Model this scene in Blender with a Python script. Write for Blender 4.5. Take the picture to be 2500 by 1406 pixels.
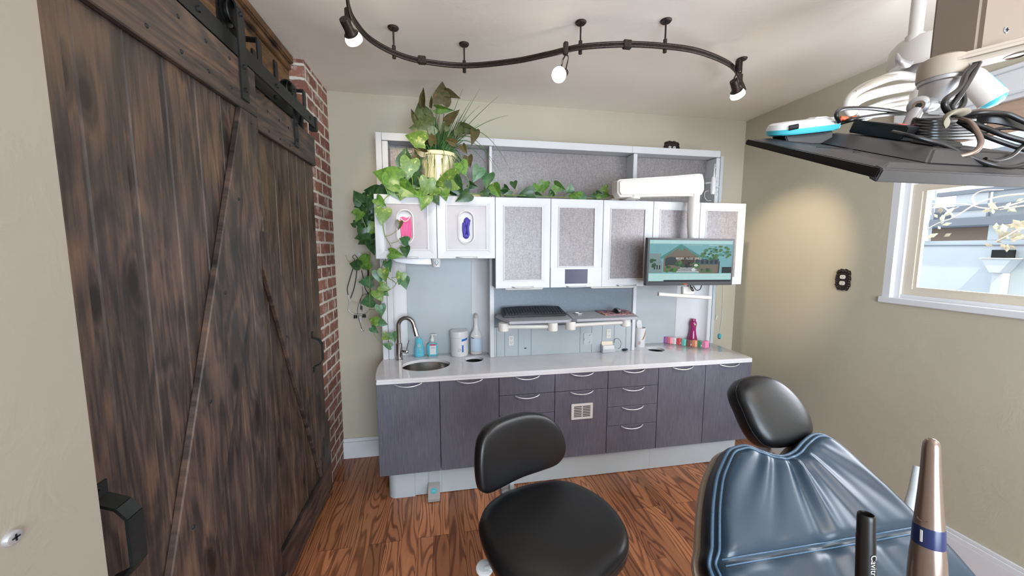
import bpy, bmesh, math, random
from mathutils import Vector, Matrix
random.seed(7)
S = bpy.context.scene
C = S.collection
for o in list(bpy.data.objects): bpy.data.objects.remove(o)
PI = math.pi
# ------------------------------------------------------------------ camera
W, Hh, F = 2500, 1406, 903.07
YAW, PITCH, ROLL, CH = 0.180746, 0.105411, -0.0013476, 1.55
cy, sy, cp, sp = math.cos(YAW), math.sin(YAW), math.cos(PITCH), math.sin(PITCH)
fwd = Vector((sy*cp, cy*cp, -sp)); r0 = Vector((cy, -sy, 0)); d0 = fwd.cross(r0)
c_, s_ = math.cos(ROLL), math.sin(ROLL)
rgt = c_*r0 + s_*d0; dwn = -s_*r0 + c_*d0
CAM = Vector((0, 0, CH))
cd = bpy.data.cameras.new('camera'); cam = bpy.data.objects.new('camera', cd); C.objects.link(cam)
cd.sensor_width = 36; cd.lens = 36*F/W; cd.clip_start = 0.02; cd.clip_end = 100
m = Matrix.Identity(4)
for i in range(3):
    m[i][0] = rgt[i]; m[i][1] = -dwn[i]; m[i][2] = -fwd[i]; m[i][3] = CAM[i]
cam.matrix_world = m
S.camera = cam
# ------------------------------------------------------------------ world, lights, exposure
S.view_settings.view_transform = 'Standard'; S.view_settings.look = 'None'
S.view_settings.exposure = 0.6; S.view_settings.gamma = 1; S.view_settings.use_curve_mapping = False
wd = bpy.data.worlds.new('sky'); S.world = wd; wd.use_nodes = True
bg = wd.node_tree.nodes['Background']; bg.inputs[0].default_value = (0.80, 0.89, 1.0, 1); bg.inputs[1].default_value = 1.25
def lamp(name, kind, loc, aim, energy, color, size=None, size_y=None, spot=None, blend=0.5, spread=None):
    l = bpy.data.lights.new(name, kind); l.energy = energy; l.color = color
    if kind == 'AREA':
        l.shape = 'RECTANGLE'; l.size = size; l.size_y = size_y or size
        if spread: l.spread = math.radians(spread)
    elif kind == 'SPOT':
        l.spot_size = math.radians(spot); l.spot_blend = blend; l.shadow_soft_size = size or 0.03
    elif kind == 'SUN': l.angle = math.radians(size or 0.6)
    else: l.shadow_soft_size = size or 0.03
    o = bpy.data.objects.new(name, l); C.objects.link(o); o.location = loc
    o.rotation_euler = (Vector(aim)-Vector(loc)).to_track_quat('-Z', 'Y').to_euler()
    return o
lamp('sun', 'SUN', (2, 0, 6), (3.0, 3.6, 0), 3.0, (1.0, 0.93, 0.82), size=0.6)
lamp('daylight_rear_window', 'AREA', (.85, -2.27, 1.45), (1.9, 0, 1.95), 120, (0.74, 0.87, 1.0), 2.2, 1.4)
lamp('daylight_right_window', 'AREA', (2.66, .85, 1.75), (1.0, 1.3, 2.35), 34, (0.90, 0.93, 1.0), 1.4, 0.85)
lamp('unseen_ceiling_fill', 'AREA', (1.5, -0.9, 2.57), (1.5, -0.9, 0), 16, (1.0, 0.90, 0.78), 1.2, 0.6)  # added warm fill lamp behind the camera, no fixture modelled

# ------------------------------------------------------------------ pixel helpers
def ray(x, y): return fwd + rgt*((x-1250)/F) + dwn*((y-703)/F)
def PY(x, y, Y): d = ray(x, y); return CAM + d*(Y/d.y)
def PX(x, y, X): d = ray(x, y); return CAM + d*(X/d.x)
def PZ(x, y, Z): d = ray(x, y); return CAM + d*((Z-CH)/d.z)
def PP(x, y, p0, n): d = ray(x, y); return CAM + d*((p0-CAM).dot(n)/d.dot(n))

# ------------------------------------------------------------------ materials
def lin(c):
    return tuple(((v/255)/12.92 if v/255 <= 0.04045 else (((v/255)+0.055)/1.055)**2.4) for v in c)+(1,)
class NT:
    def __init__(s, name):
        s.m = bpy.data.materials.new(name); s.m.use_nodes = True; s.t = s.m.node_tree
        s.b = s.t.nodes['Principled BSDF']; s.co = None
    def n(s, typ, **kw):
        nd = s.t.nodes.new(typ)
        for k, v in kw.items():
            if k.startswith('i_'):
                key = k[2:]; key = int(key) if key.isdigit() else key.replace('_', ' ')
                s.set(nd.inputs[key], v)
            else: setattr(nd, k, v)
        return nd
    def set(s, inp, v):
        if isinstance(v, bpy.types.NodeSocket): s.t.links.new(v, inp)
        else: inp.default_value = v
    def coord(s, scale=(1, 1, 1), rot=(0, 0, 0), src='Position', off=None):
        if src == 'Position': o = s.n('ShaderNodeNewGeometry').outputs['Position']
        else: o = s.n('ShaderNodeTexCoord').outputs[src]
        mp = s.n('ShaderNodeMapping'); s.t.links.new(o, mp.inputs[0])
        mp.inputs['Scale'].default_value = scale; mp.inputs['Rotation'].default_value = rot
        if off is not None: s.set(mp.inputs['Location'], off)
        return mp.outputs[0]
    def noise(s, vec, scale=5, detail=4, rough=0.5, dist=0.0):
        nd = s.n('ShaderNodeTexNoise', i_Scale=scale, i_Detail=detail, i_Roughness=rough, i_Distortion=dist)
        s.t.links.new(vec, nd.inputs['Vector']); return nd.outputs['Fac']
    def math(s, op, a, b=None, c=None):
        nd = s.n('ShaderNodeMath', operation=op); s.set(nd.inputs[0], a)
        if b is not None: s.set(nd.inputs[1], b)
        if c is not None: s.set(nd.inputs[2], c)
        return nd.outputs[0]
    def ramp(s, fac, stops, interp='LINEAR'):
        nd = s.n('ShaderNodeValToRGB'); s.t.links.new(fac, nd.inputs[0]); r = nd.color_ramp; r.interpolation = interp
        while len(r.elements) < len(stops): r.elements.new(0.5)
        for e, (p, c) in zip(r.elements, stops):
            e.position = p; e.color = c if len(c) == 4 else lin(c)
        return nd.outputs[0]
    def mix(s, fac, a, b, mode='MIX'):
        nd = s.n('ShaderNodeMix', data_type='RGBA', blend_type=mode)
        s.set(nd.inputs[0], fac); s.set(nd.inputs[6], a); s.set(nd.inputs[7], b); return nd.outputs[2]
    def bump(s, h, strength=0.3, dist=0.01):
        nd = s.n('ShaderNodeBump'); nd.inputs['Strength'].default_value = strength; nd.inputs['Distance'].default_value = dist
        s.t.links.new(h, nd.inputs['Height']); s.t.links.new(nd.outputs[0], s.b.inputs['Normal'])
    def base(s, v): s.set(s.b.inputs['Base Color'], v)
    def p(s, **kw):
        for k, v in kw.items(): s.set(s.b.inputs[k.replace('_', ' ')], v)
        return s
def simple(name, rgb, rough=0.5, metal=0.0, vary=0.012, scale=6, bump=0.0, **kw):
    t = NT(name); v = t.coord(); nz = t.noise(v, scale, 3)
    a = tuple(max(0, c*(1-vary)) for c in rgb); b = tuple(min(255, c*(1+vary)) for c in rgb)
    t.base(t.ramp(nz, [(0.3, a), (0.7, b)])); t.p(Roughness=rough, Metallic=metal, **kw)
    if bump: t.bump(nz, bump, 0.002)
    return t.m
M = {}
def wallmat(name, rgb):
    t = NT(name); v = t.coord()
    n1 = t.noise(v, 1.2, 3); t.base(t.ramp(n1, [(0.3, tuple(c*0.97 for c in rgb)), (0.7, tuple(min(255, c*1.03) for c in rgb))]))
    n2 = t.noise(v, 9, 5, 0.6, 0.6); t.bump(t.ramp(n2, [(0.5, (0, 0, 0, 1)), (0.62, (1, 1, 1, 1))]), 0.10, 0.004); t.p(Roughness=0.55)
    return t.m
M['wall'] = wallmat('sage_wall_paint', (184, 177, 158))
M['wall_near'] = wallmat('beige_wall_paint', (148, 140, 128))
M['ceil'] = wallmat('ceiling_paint', (232, 224, 214))
M['trim'] = simple('white_trim_paint', (214, 215, 218), 0.35)
M['white'] = simple('white_lacquer', (214, 212, 211), 0.25)
M['frame_white'] = simple('white_panel_frame', (206, 206, 208), 0.42)
M['plastic_white'] = simple('warm_white_plastic', (212, 207, 200), 0.4)
M['alu'] = simple('satin_aluminium', (205, 205, 208), 0.32, 0.7)
M['handle'] = simple('silver_handle', (205, 208, 214), 0.3, 0.6)
M['plinth'] = simple('pale_plinth', (180, 187, 191), 0.35)
M['grey_panel'] = simple('pale_grey_panel', (172, 179, 183), 0.35)
M['black'] = simple('black_plastic', (12, 12, 13), 0.4)
M['blackcable'] = simple('black_cable', (20, 19, 20), 0.35)
M['screen_off'] = simple('dark_glass', (88, 88, 108), 0.12)
M['iron'] = simple('black_iron', (34, 37, 38), 0.45, 0.4, 0.1, 60)
M['bronze'] = simple('dark_bronze', (58, 50, 46), 0.4, 0.6, 0.2, 120, 0.5)
M['steel'] = simple('brushed_steel', (170, 165, 160), 0.22, 1.0)
M['chrome'] = simple('chrome', (215, 215, 220), 0.08, 1.0)
M['pot'] = simple('cream_glaze', (226, 214, 170), 0.12)
M['stem'] = simple('green_stem', (120, 140, 62), 0.5)
M['darkstem'] = simple('brown_stem', (84, 72, 44), 0.5)
M['grass'] = simple('grass_blade', (62, 96, 48), 0.5, vary=0.3, scale=8)
M['soil'] = simple('soil', (50, 36, 26), 0.9)
M['teal'] = simple('teal_plastic', (70, 176, 190), 0.35)
M['blue'] = simple('blue_print', (40, 100, 180), 0.4)
M['navy'] = simple('navy_ring', (24, 36, 82), 0.3)
M['red'] = simple('red_print', (200, 50, 80), 0.4)
M['pink'] = simple('pink_glove', (236, 96, 150), 0.5, bump=0.3)
M['purple_glove'] = simple('indigo_glove', (58, 50, 150), 0.5, bump=0.3)
M['magenta'] = simple('magenta_bottle', (150, 36, 96), 0.12)
M['shelfgrey'] = simple('warm_grey_shelf', (166, 165, 170), 0.4)
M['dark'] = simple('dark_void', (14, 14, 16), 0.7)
M['darkside'] = simple('dark_cabinet_side', (70, 70, 78), 0.45)
M['orange'] = simple('orange_tape', (214, 90, 50), 0.5)
M['peach'] = simple('peach_card', (232, 214, 192), 0.6)
M['greysilver'] = simple('silver_paint', (178, 176, 178), 0.35, 0.6)
M['champagne'] = simple('champagne_metal', (142, 124, 114), 0.28, 0.75)
M['cream'] = simple('cream_shell', (166, 151, 136), 0.5)
M['velcro'] = simple('tan_strap', (150, 142, 124), 0.8)
M['brown'] = simple('brown_print', (190, 140, 110), 0.6)
M['blind'] = simple('window_shade_fabric', (178, 150, 130), 0.7)
def leather(name, rgb, rough=0.32):
    t = NT(name); v = t.coord(); nz = t.noise(v, 260, 4, 0.6); n2 = t.noise(v, 6, 3)
    t.base(t.ramp(n2, [(0.3, tuple(c*0.9 for c in rgb)), (0.7, tuple(c*1.1 for c in rgb))]))
    t.p(Roughness=rough); t.bump(nz, 0.08, 0.001); return t.m
M['leather'] = leather('black_leather', (15, 15, 17), 0.38)
M['chair_leather'] = leather('charcoal_blue_leather', (34, 52, 68), 0.34)
M['piping'] = simple('blue_grey_piping', (72, 98, 122), 0.4, bump=0.5, scale=300)
# reception of light: translucent blue soap
def glassy(name, rgb, alpha_mix=0.5, rough=0.1):
    t = NT(name); v = t.coord(); nz = t.noise(v, 20, 2)
    t.base(t.ramp(nz, [(0.3, rgb), (0.7, tuple(min(255, c*1.1) for c in rgb))]))
    t.p(Roughness=rough, Transmission_Weight=alpha_mix, IOR=1.35); return t.m
M['soap'] = glassy('teal_liquid_soap', (96, 190, 208), 0.15)
def glass():
    t = NT('window_glass'); n = t.t.nodes; out = n['Material Output']
    tr = n.new('ShaderNodeBsdfTransparent'); gl = n.new('ShaderNodeBsdfGlossy'); gl.inputs['Roughness'].default_value = 0.03
    mx = n.new('ShaderNodeMixShader'); lw = n.new('ShaderNodeLayerWeight'); lw.inputs[0].default_value = 0.15
    s = t.math('MULTIPLY', lw.outputs['Fresnel'], 0.5)
    t.t.links.new(s, mx.inputs[0]); t.t.links.new(tr.outputs[0], mx.inputs[1]); t.t.links.new(gl.outputs[0], mx.inputs[2])
    t.t.links.new(mx.outputs[0], out.inputs['Surface']); return t.m
M['glass'] = glass()
def clearp():
    t = NT('clear_acrylic'); n = t.t.nodes; out = n['Material Output']; b = t.b
    b.inputs['Base Color'].default_value = lin((205, 214, 218)); b.inputs['Roughness'].default_value = .15
    tr = n.new('ShaderNodeBsdfTransparent'); mx = n.new('ShaderNodeMixShader')
    nz = t.noise(t.coord(), 8, 2); t.t.links.new(t.math('MULTIPLY_ADD', nz, .1, .30), mx.inputs[0])
    t.t.links.new(tr.outputs[0], mx.inputs[1]); t.t.links.new(b.outputs[0], mx.inputs[2]); t.t.links.new(mx.outputs[0], out.inputs['Surface']); return t.m
M['clear'] = clearp()
def emit(name, rgb, st):
    t = NT(name); v = t.coord(); nz = t.noise(v, 60, 2)
    col = t.ramp(nz, [(0.3, tuple(c*0.97 for c in rgb)), (0.7, rgb)])
    t.base((0, 0, 0, 1)); t.set(t.b.inputs['Emission Color'], col); t.p(Emission_Strength=st, Roughness=0.5); t.b.inputs['Specular IOR Level'].default_value = 0.15; return t.m
M['bulb'] = emit('lit_bulb', (255, 244, 222), 9)
def textured_panel():
    t = NT('frosted_metal_panel'); v = t.coord()
    a = t.noise(t.coord((1, 1, 0.2)), 150, 6, 0.75, 1.5); b = t.noise(t.coord((0.3, 1, 1)), 110, 6, 0.75, 2.5); c = t.noise(v, 3.5, 4, 0.6)
    s = t.math('ADD', t.math('MULTIPLY', a, 0.5), t.math('MULTIPLY', b, 0.5))
    col = t.ramp(s, [(0.38, (96, 92, 95)), (0.5, (132, 127, 128)), (0.62, (168, 162, 161))])
    col = t.mix(t.math('MULTIPLY', c, 0.35), col, lin((152, 145, 144)))
    t.base(col); t.p(Roughness=0.42, Metallic=0.25); t.bump(s, 0.12, 0.002); return t.m
M['panel_tex'] = textured_panel()
M['door_panel_plain'] = simple('pale_frosted_panel', (172, 165, 166), 0.4, 0.1, 0.03, 8)
def laminate():
    t = NT('grey_brown_laminate'); a = t.noise(t.coord((1, 1, 0.02)), 420, 4, 0.7); b = t.noise(t.coord(), 2.5, 3)
    s = t.math('ADD', t.math('MULTIPLY', a, 0.7), t.math('MULTIPLY', b, 0.3))
    t.base(t.ramp(s, [(0.35, (74, 73, 84)), (0.52, (96, 95, 107)), (0.68, (118, 117, 128))]))
    t.p(Roughness=0.42); t.bump(a, 0.06, 0.001); return t.m
M['lam'] = laminate()
M['backsplash'] = simple('slate_blue_backsplash', (108, 119, 129), 0.35, 0.0, 0.03, 80)
def quartz():
    t = NT('white_quartz'); v = t.coord(); a = t.noise(v, 6, 4)
    t.base(t.ramp(a, [(0.35, (216, 213, 215)), (0.65, (223, 221, 222))])); t.p(Roughness=0.1); return t.m
M['quartz'] = quartz()
def oak():
    t = NT('oak_floor')
    geo = t.n('ShaderNodeNewGeometry').outputs['Position']; sep = t.n('ShaderNodeSeparateXYZ', i_0=geo)
    x, y = sep.outputs[0], sep.outputs[1]
    cmb = t.n('ShaderNodeCombineXYZ', i_0=y, i_1=x)
    br = t.n('ShaderNodeTexBrick', offset=0.37, offset_frequency=3, squash=1.0)
    t.set(br.inputs['Vector'], cmb.outputs[0]); br.inputs['Scale'].default_value = 1
    for k, v in (('Color1', (0, 0, 0, 1)), ('Color2', (1, 1, 1, 1)), ('Mortar', (0.5, 0.5, 0.5, 1)), ('Mortar Size', 0.0008), ('Mortar Smooth', 0.1), ('Bias', 0.0), ('Brick Width', 0.95), ('Row Height', 0.083)):
        br.inputs[k].default_value = v
    rnd = t.n('ShaderNodeSeparateColor', i_0=br.outputs['Color']).outputs[0]
    off = t.math('MULTIPLY', rnd, 37.0)
    # row id for more variation
    row = t.math('FLOOR', t.math('DIVIDE', x, 0.083)); off = t.math('ADD', off, t.math('MULTIPLY', row, 3.71))
    vx = t.math('MULTIPLY', x, 7.5); vy = t.math('MULTIPLY', y, 0.95)
    cv = t.n('ShaderNodeCombineXYZ', i_0=vx, i_1=vy, i_2=off)
    big = t.noise(cv.outputs[0], 1.0, 1.5, 0.45, 0.35)
    rings = t.math('MULTIPLY_ADD', t.math('SINE', t.math('MULTIPLY', big, 105.0)), .5, .5)
    fine = t.noise(t.n('ShaderNodeCombineXYZ', i_0=t.math('MULTIPLY', x, 420), i_1=t.math('MULTIPLY', y, 16), i_2=off).outputs[0], 1, 4, 0.7)
    rings = t.ramp(rings, [(0.0, (.1, .1, .1, 1)), (0.16, (.35, .35, .35, 1)), (0.4, (.9, .9, .9, 1)), (1.0, (1, 1, 1, 1))])
    patch = t.noise(t.n('ShaderNodeCombineXYZ', i_0=t.math('MULTIPLY', x, 12), i_1=t.math('MULTIPLY', y, 2.2), i_2=off).outputs[0], 1, 2, 0.5)
    rings = t.math('ADD', t.math('MULTIPLY', rings, 0.55), t.math('MULTIPLY', patch, 0.25))
    g = t.math('ADD', rings, t.math('MULTIPLY', fine, 0.5))
    col = t.ramp(g, [(0.30, (108, 68, 48)), (0.60, (164, 106, 72)), (0.85, (190, 127, 86)), (1.0, (204, 140, 98))])
    tone = t.ramp(rnd, [(0.0, (176, 168, 165)), (0.5, (222, 216, 212)), (1.0, (255, 250, 246))])
    col = t.mix(1.0, col, tone, 'MULTIPLY')
    col = t.mix(br.outputs['Fac'], col, lin((60, 30, 16)))
    t.base(col); t.p(Roughness=t.math('MULTIPLY_ADD', fine, 0.15, 0.24)); t.bump(fine, 0.05, 0.001); return t.m
M['oak'] = oak()
def barnwood(name, cols, plank=None, seed=0.0, along='z', rough=0.42, freq=60):
    t = NT(name)
    geo = t.n('ShaderNodeTexCoord').outputs['Object']; sep = t.n('ShaderNodeSeparateXYZ', i_0=geo)
    a, b = (sep.outputs[1], sep.outputs[2]) if along == 'z' else (sep.outputs[2], sep.outputs[1])
    off = t.math('MULTIPLY', t.math('FLOOR', t.math('DIVIDE', a, plank)), 5.37) if plank else seed
    off = t.math('ADD', off, seed)
    cv = t.n('ShaderNodeCombineXYZ', i_0=t.math('MULTIPLY', a, 7.0), i_1=t.math('MULTIPLY', b, 1.1), i_2=off).outputs[0]
    # knots: warp around voronoi points
    kv = t.n('ShaderNodeTexVoronoi', voronoi_dimensions='2D', i_Scale=1.0); t.set(kv.inputs['Vector'], t.n('ShaderNodeCombineXYZ', i_0=t.math('MULTIPLY', a, 4.5), i_1=t.math('ADD', t.math('MULTIPLY', b, 1.9), off)).outputs[0])
    kd = kv.outputs['Distance']; knot = t.math('SUBTRACT', 1.0, t.math('MINIMUM', t.math('DIVIDE', kd, 0.24), 1.0))
    knot2 = t.math('POWER', knot, 2.0)
    big = t.noise(cv, 1.0, 2.5, 0.5, 0.5)
    rings = t.math('SINE', t.math('ADD', t.math('MULTIPLY', big, float(freq)), t.math('MULTIPLY', knot2, 16.0)))
    fine = t.noise(t.n('ShaderNodeCombineXYZ', i_0=t.math('MULTIPLY', a, 150), i_1=t.math('MULTIPLY', b, 7), i_2=off).outputs[0], 1, 5, 0.7)
    blot = t.noise(t.n('ShaderNodeCombineXYZ', i_0=t.math('MULTIPLY', a, 9), i_1=t.math('MULTIPLY', b, 3), i_2=off).outputs[0], 1, 4, 0.6, 0.8)
    g = t.math('ADD', t.math('ADD', t.math('MULTIPLY', rings, 0.045), t.math('MULTIPLY', fine, 0.42)), t.math('MULTIPLY', blot, 0.63))
    col = t.ramp(g, [(0.34, cols[0]), (0.48, cols[1]), (0.6, cols[2]), (0.76, cols[3])])
    col = t.mix(t.math('MINIMUM', 1.0, t.math('MULTIPLY', t.math('POWER', knot, 3.0), 2.0)), col, lin(cols[4]))
    core = t.math('GREATER_THAN', knot, 0.86)
    col = t.mix(t.math('MULTIPLY', core, 0.8), col, lin((24, 17, 14)))
    t.base(col); t.p(Roughness=t.math('MULTIPLY_ADD', fine, 0.25, rough-0.1)); t.bump(fine, 0.12, 0.002); return t.m
WC = [(24, 23, 26), (54, 45, 42), (86, 68, 58), (114, 87, 68), (26, 17, 15)]
M['barn'] = barnwood('dark_stained_planks', WC, 0.122)
M['barn2'] = barnwood('dark_stained_planks_far', [(36, 28, 24), (62, 48, 40), (86, 68, 54), (112, 88, 70), (26, 20, 18)], 0.1, 3.3)
M['barn_z'] = barnwood('dark_stained_brace', WC, None, 8.2)
M['barn_y'] = barnwood('dark_stained_rail', WC, None, 2.2, 'y')
M['header'] = barnwood('reclaimed_fir', [(62, 44, 28), (92, 66, 42), (118, 86, 54), (134, 100, 64), (50, 34, 22)], None, 1.0, 'y', 0.6)
def brick():
    t = NT('old_red_brick')
    geo = t.n('ShaderNodeNewGeometry').outputs['Position']; sep = t.n('ShaderNodeSeparateXYZ', i_0=geo)
    u = t.math('ADD', sep.outputs[0], sep.outputs[1]); z = sep.outputs[2]
    wob = t.noise(t.coord(), 22, 3, 0.6)
    u = t.math('ADD', u, t.math('MULTIPLY', wob, 0.02)); z = t.math('ADD', z, t.math('MULTIPLY', wob, 0.016))
    br = t.n('ShaderNodeTexBrick', offset=0.5); t.set(br.inputs['Vector'], t.n('ShaderNodeCombineXYZ', i_0=u, i_1=z).outputs[0])
    for k, v in (('Scale', 1), ('Color1', lin((122, 76, 66))), ('Color2', lin((160, 108, 90))), ('Mortar', lin((205, 196, 184))), ('Mortar Size', 0.0105), ('Mortar Smooth', 0.5), ('Bias', 0.0), ('Brick Width', 0.205), ('Row Height', 0.076)):
        br.inputs[k].default_value = v
    n1 = t.noise(t.coord(), 14, 5, 0.7); n2 = t.noise(t.coord(), 60, 4, 0.7)
    col = t.mix(t.math('MULTIPLY', n2, 0.5), br.outputs['Color'], lin((96, 54, 46)))
    sm = t.ramp(n1, [(0.52, (0, 0, 0, 1)), (0.66, (1, 1, 1, 1))])
    col = t.mix(t.math('MULTIPLY', sm, 0.6), col, lin((204, 192, 180)))
    col = t.mix(br.outputs['Fac'], col, lin((206, 198, 186)))
    t.base(col); t.p(Roughness=0.85)
    h = t.math('SUBTRACT', t.math('MULTIPLY', n2, 0.3), br.outputs['Fac']); t.bump(h, 0.7, 0.008); return t.m
M['brick'] = brick()
def leafmat(name, a, b, c=None):
    t = NT(name); v = t.coord(); n1 = t.noise(v, 38, 3, 0.6, 1.0)
    st = [(0.32, a), (0.6, b)] + ([(0.68, c)] if c else [])
    t.base(t.ramp(n1, st)); t.p(Roughness=0.35, Subsurface_Weight=0.0); return t.m
LM = [leafmat('pothos_green', (58, 98, 40), (104, 142, 58)), leafmat('pothos_variegated', (74, 108, 42), (108, 136, 58), (180, 184, 100)),
      leafmat('withered_leaf', (62, 66, 38), (92, 82, 50), (140, 74, 46)), leafmat('pothos_dark', (28, 56, 32), (54, 88, 44)), leafmat('pothos_teal', (50, 92, 62), (84, 124, 80)), leafmat('olive_leaf', (60, 72, 46), (88, 98, 60), (112, 104, 60))]
def siding():
    t = NT('grey_siding'); v = t.coord(); n = t.noise(v, 3, 3)
    t.base(t.ramp(n, [(0.3, (200, 208, 212)), (0.7, (208, 216, 220))])); t.p(Roughness=0.7); return t.m
M['siding'] = siding()
M['sash'] = simple('cream_sash_paint', (206, 196, 180), 0.4)
M['siding_light'] = simple('pale_fascia', (214, 218, 222), 0.6)
M['siding_dark'] = simple('charcoal_fascia', (128, 134, 142), 0.6)
M['branch'] = simple('pale_branch', (232, 222, 210), 0.7)
M['drygold'] = simple('dry_leaf', (238, 212, 186), 0.7, vary=0.2)

# ------------------------------------------------------------------ mesh builder
class MB:
    def __init__(s, mats=None): s.b = bmesh.new(); s.mi = 0; s.round = False
    def _mark(s, faces):
        for f in faces: f.material_index = s.mi
        return s
    def box(s, x0, x1, y0, y1, z0, z1, bev=0.0, segs=2, mat=None):
        r = bmesh.ops.create_cube(s.b, size=1); vs = r['verts']
        for v in vs:
            v.co = Vector((x0+(v.co.x+.5)*(x1-x0), y0+(v.co.y+.5)*(y1-y0), z0+(v.co.z+.5)*(z1-z0)))
        if mat is not None:
            for v in vs: v.co = mat @ v.co
        fs = {f for v in vs for f in v.link_faces}
        s._mark(fs)
        if bev > 0:
            es = list({e for v in vs for e in v.link_edges})
            r = bmesh.ops.bevel(s.b, geom=es, offset=bev, segments=segs, affect='EDGES', clamp_overlap=True); s._mark(r['faces'])
        return s
    def hexa(s, pts, bev=0.0):     # 8 points: bottom 4 then top 4
        vs = [s.b.verts.new(p) for p in pts]
        fs = [s.b.faces.new([vs[i] for i in q]) for q in ((0, 3, 2, 1), (4, 5, 6, 7), (0, 1, 5, 4), (1, 2, 6, 5), (2, 3, 7, 6), (3, 0, 4, 7))]
        s._mark(fs)
        if bev > 0:
            es = list({e for v in vs for e in v.link_edges})
            r = bmesh.ops.bevel(s.b, geom=es, offset=bev, segments=2, affect='EDGES', clamp_overlap=True); s._mark(r['faces'])
        return s
    def face(s, pts): s._mark([s.b.faces.new([s.b.verts.new(p) for p in pts])]); return s
    def prism(s, pts, vec, bev=0.0, segs=2):   # polygon pts extruded along vec
        vec = Vector(vec); a = [s.b.verts.new(Vector(p)) for p in pts]; b = [s.b.verts.new(Vector(p)+vec) for p in pts]
        n = len(pts); fs = [s.b.faces.new(a[::-1]), s.b.faces.new(b)]
        fs += [s.b.faces.new((a[i], a[(i+1) % n], b[(i+1) % n], b[i])) for i in range(n)]
        s._mark(fs); bmesh.ops.recalc_face_normals(s.b, faces=fs)
        if bev > 0:
            es = list({e for f in fs[:2] for e in f.edges})
            r = bmesh.ops.bevel(s.b, geom=es, offset=bev, segments=segs, affect='EDGES', clamp_overlap=True); s._mark(r['faces'])
        return s
    def tube(s, path, rad, n=8, closed=False, caps=True, smooth=0, flat=None):
        s.round = True; P = [Vector(p) for p in path]
        if smooth: P = crom(P, smooth, closed)
        m = len(P); rads = rad if isinstance(rad, (list, tuple)) else [rad]*m
        if len(rads) != m: rads = [rads[min(len(rads)-1, int(round(i*(len(rads)-1)/(m-1))))] if False else _lerp(rads, i/(m-1)) for i in range(m)]
        rings = []; up = None
        for i, p in enumerate(P):
            if closed: t = P[(i+1) % m]-P[i-1]
            else: t = P[min(i+1, m-1)]-P[max(i-1, 0)]
            if t.length < 1e-9: t = Vector((0, 0, 1))
            t.normalize()
            if up is None:
                up = Vector((0, 0, 1)) if abs(t.z) < 0.9 else Vector((1, 0, 0))
            a = up - t*up.dot(t)
            if a.length < 1e-6: a = Vector((1, 0, 0)) - t*t.x
            a.normalize(); up = a; bb = t.cross(a)
            fa = flat or (1, 1)
            rings.append([s.b.verts.new(p + a*math.cos(2*PI*k/n)*rads[i]*fa[0] + bb*math.sin(2*PI*k/n)*rads[i]*fa[1]) for k in range(n)])
        fs = []
        for i in range(m if closed else m-1):
            A, B = rings[i], rings[(i+1) % m]
            fs += [s.b.faces.new((A[k], A[(k+1) % n], B[(k+1) % n], B[k])) for k in range(n)]
        if caps and not closed: fs += [s.b.faces.new(rings[0][::-1]), s.b.faces.new(rings[-1])]
        s._mark(fs); return s
    def lathe(s, prof, c=(0, 0, 0), axis=(0, 0, 1), n=32, sx=1.0, sy=1.0):   # prof: (r, h)
        c = Vector(c); ax = Vector(axis).normalized(); q = ax.to_track_quat('Z', 'Y'); fs = []; prev = None
        for (r, h) in prof:
            if r < 1e-6: ring = [s.b.verts.new(c + q @ Vector((0, 0, h)))]
            else: ring = [s.b.verts.new(c + q @ Vector((r*sx*math.cos(2*PI*k/n), r*sy*math.sin(2*PI*k/n), h))) for k in range(n)]
            if prev is not None:
                for k in range(n):
                    a = [prev[k % len(prev)], prev[(k+1) % n % len(prev)] if len(prev) > 1 else None, ring[(k+1) % n % len(ring)] if len(ring) > 1 else None, ring[k % len(ring)]]
                    if len(prev) == 1: a = [prev[0], ring[(k+1) % n], ring[k]]
                    elif len(ring) == 1: a = [prev[k], prev[(k+1) % n], ring[0]]
                    if len(set(a)) >= 3: fs.append(s.b.faces.new(a))
            prev = ring
        s._mark(fs); return s
    def cyl(s, a, b, r, n=20, r2=None):
        a, b = Vector(a), Vector(b); L = (b-a).length; r2 = r if r2 is None else r2
        return s.lathe([(0, 0), (r, 0), (r2, L), (0, L)], a, b-a, n)
    def ball(s, c, r, n=16, sc=(1, 1, 1), rot=None):
        q = bmesh.ops.create_uvsphere(s.b, u_segments=n, v_segments=max(6, n//2), radius=r)
        fs = set()
        for v in q['verts']:
            v.co = Vector((v.co.x*sc[0], v.co.y*sc[1], v.co.z*sc[2]))
            if rot is not None: v.co = rot @ v.co
            v.co += Vector(c); fs |= set(v.link_faces)
        s._mark(fs); return s
    def mat(s, i): s.mi = i; return s
def _lerp(a, t):
    f = t*(len(a)-1); i = min(int(f), len(a)-2); return a[i]*(1-(f-i))+a[i+1]*(f-i)
def crom(P, k, closed=False):
    out = []; n = len(P); rng = range(n) if closed else range(n-1)
    for i in rng:
        p0 = P[(i-1) % n] if closed or i > 0 else P[0]*2-P[1]
        p1, p2 = P[i], P[(i+1) % n]; p3 = P[(i+2) % n] if closed or i+2 < n else P[-1]*2-P[-2]
        for j in range(k):
            t = j/k
            out.append(0.5*((2*p1)+(-p0+p2)*t+(2*p0-5*p1+4*p2-p3)*t*t+(-p0+3*p1-3*p2+p3)*t**3))
    if not closed: out.append(P[-1].copy())
    return out
def wloc(o):
    v = Vector((0, 0, 0))
    while o is not None: v += Vector(o.location); o = o.parent
    return v
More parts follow.
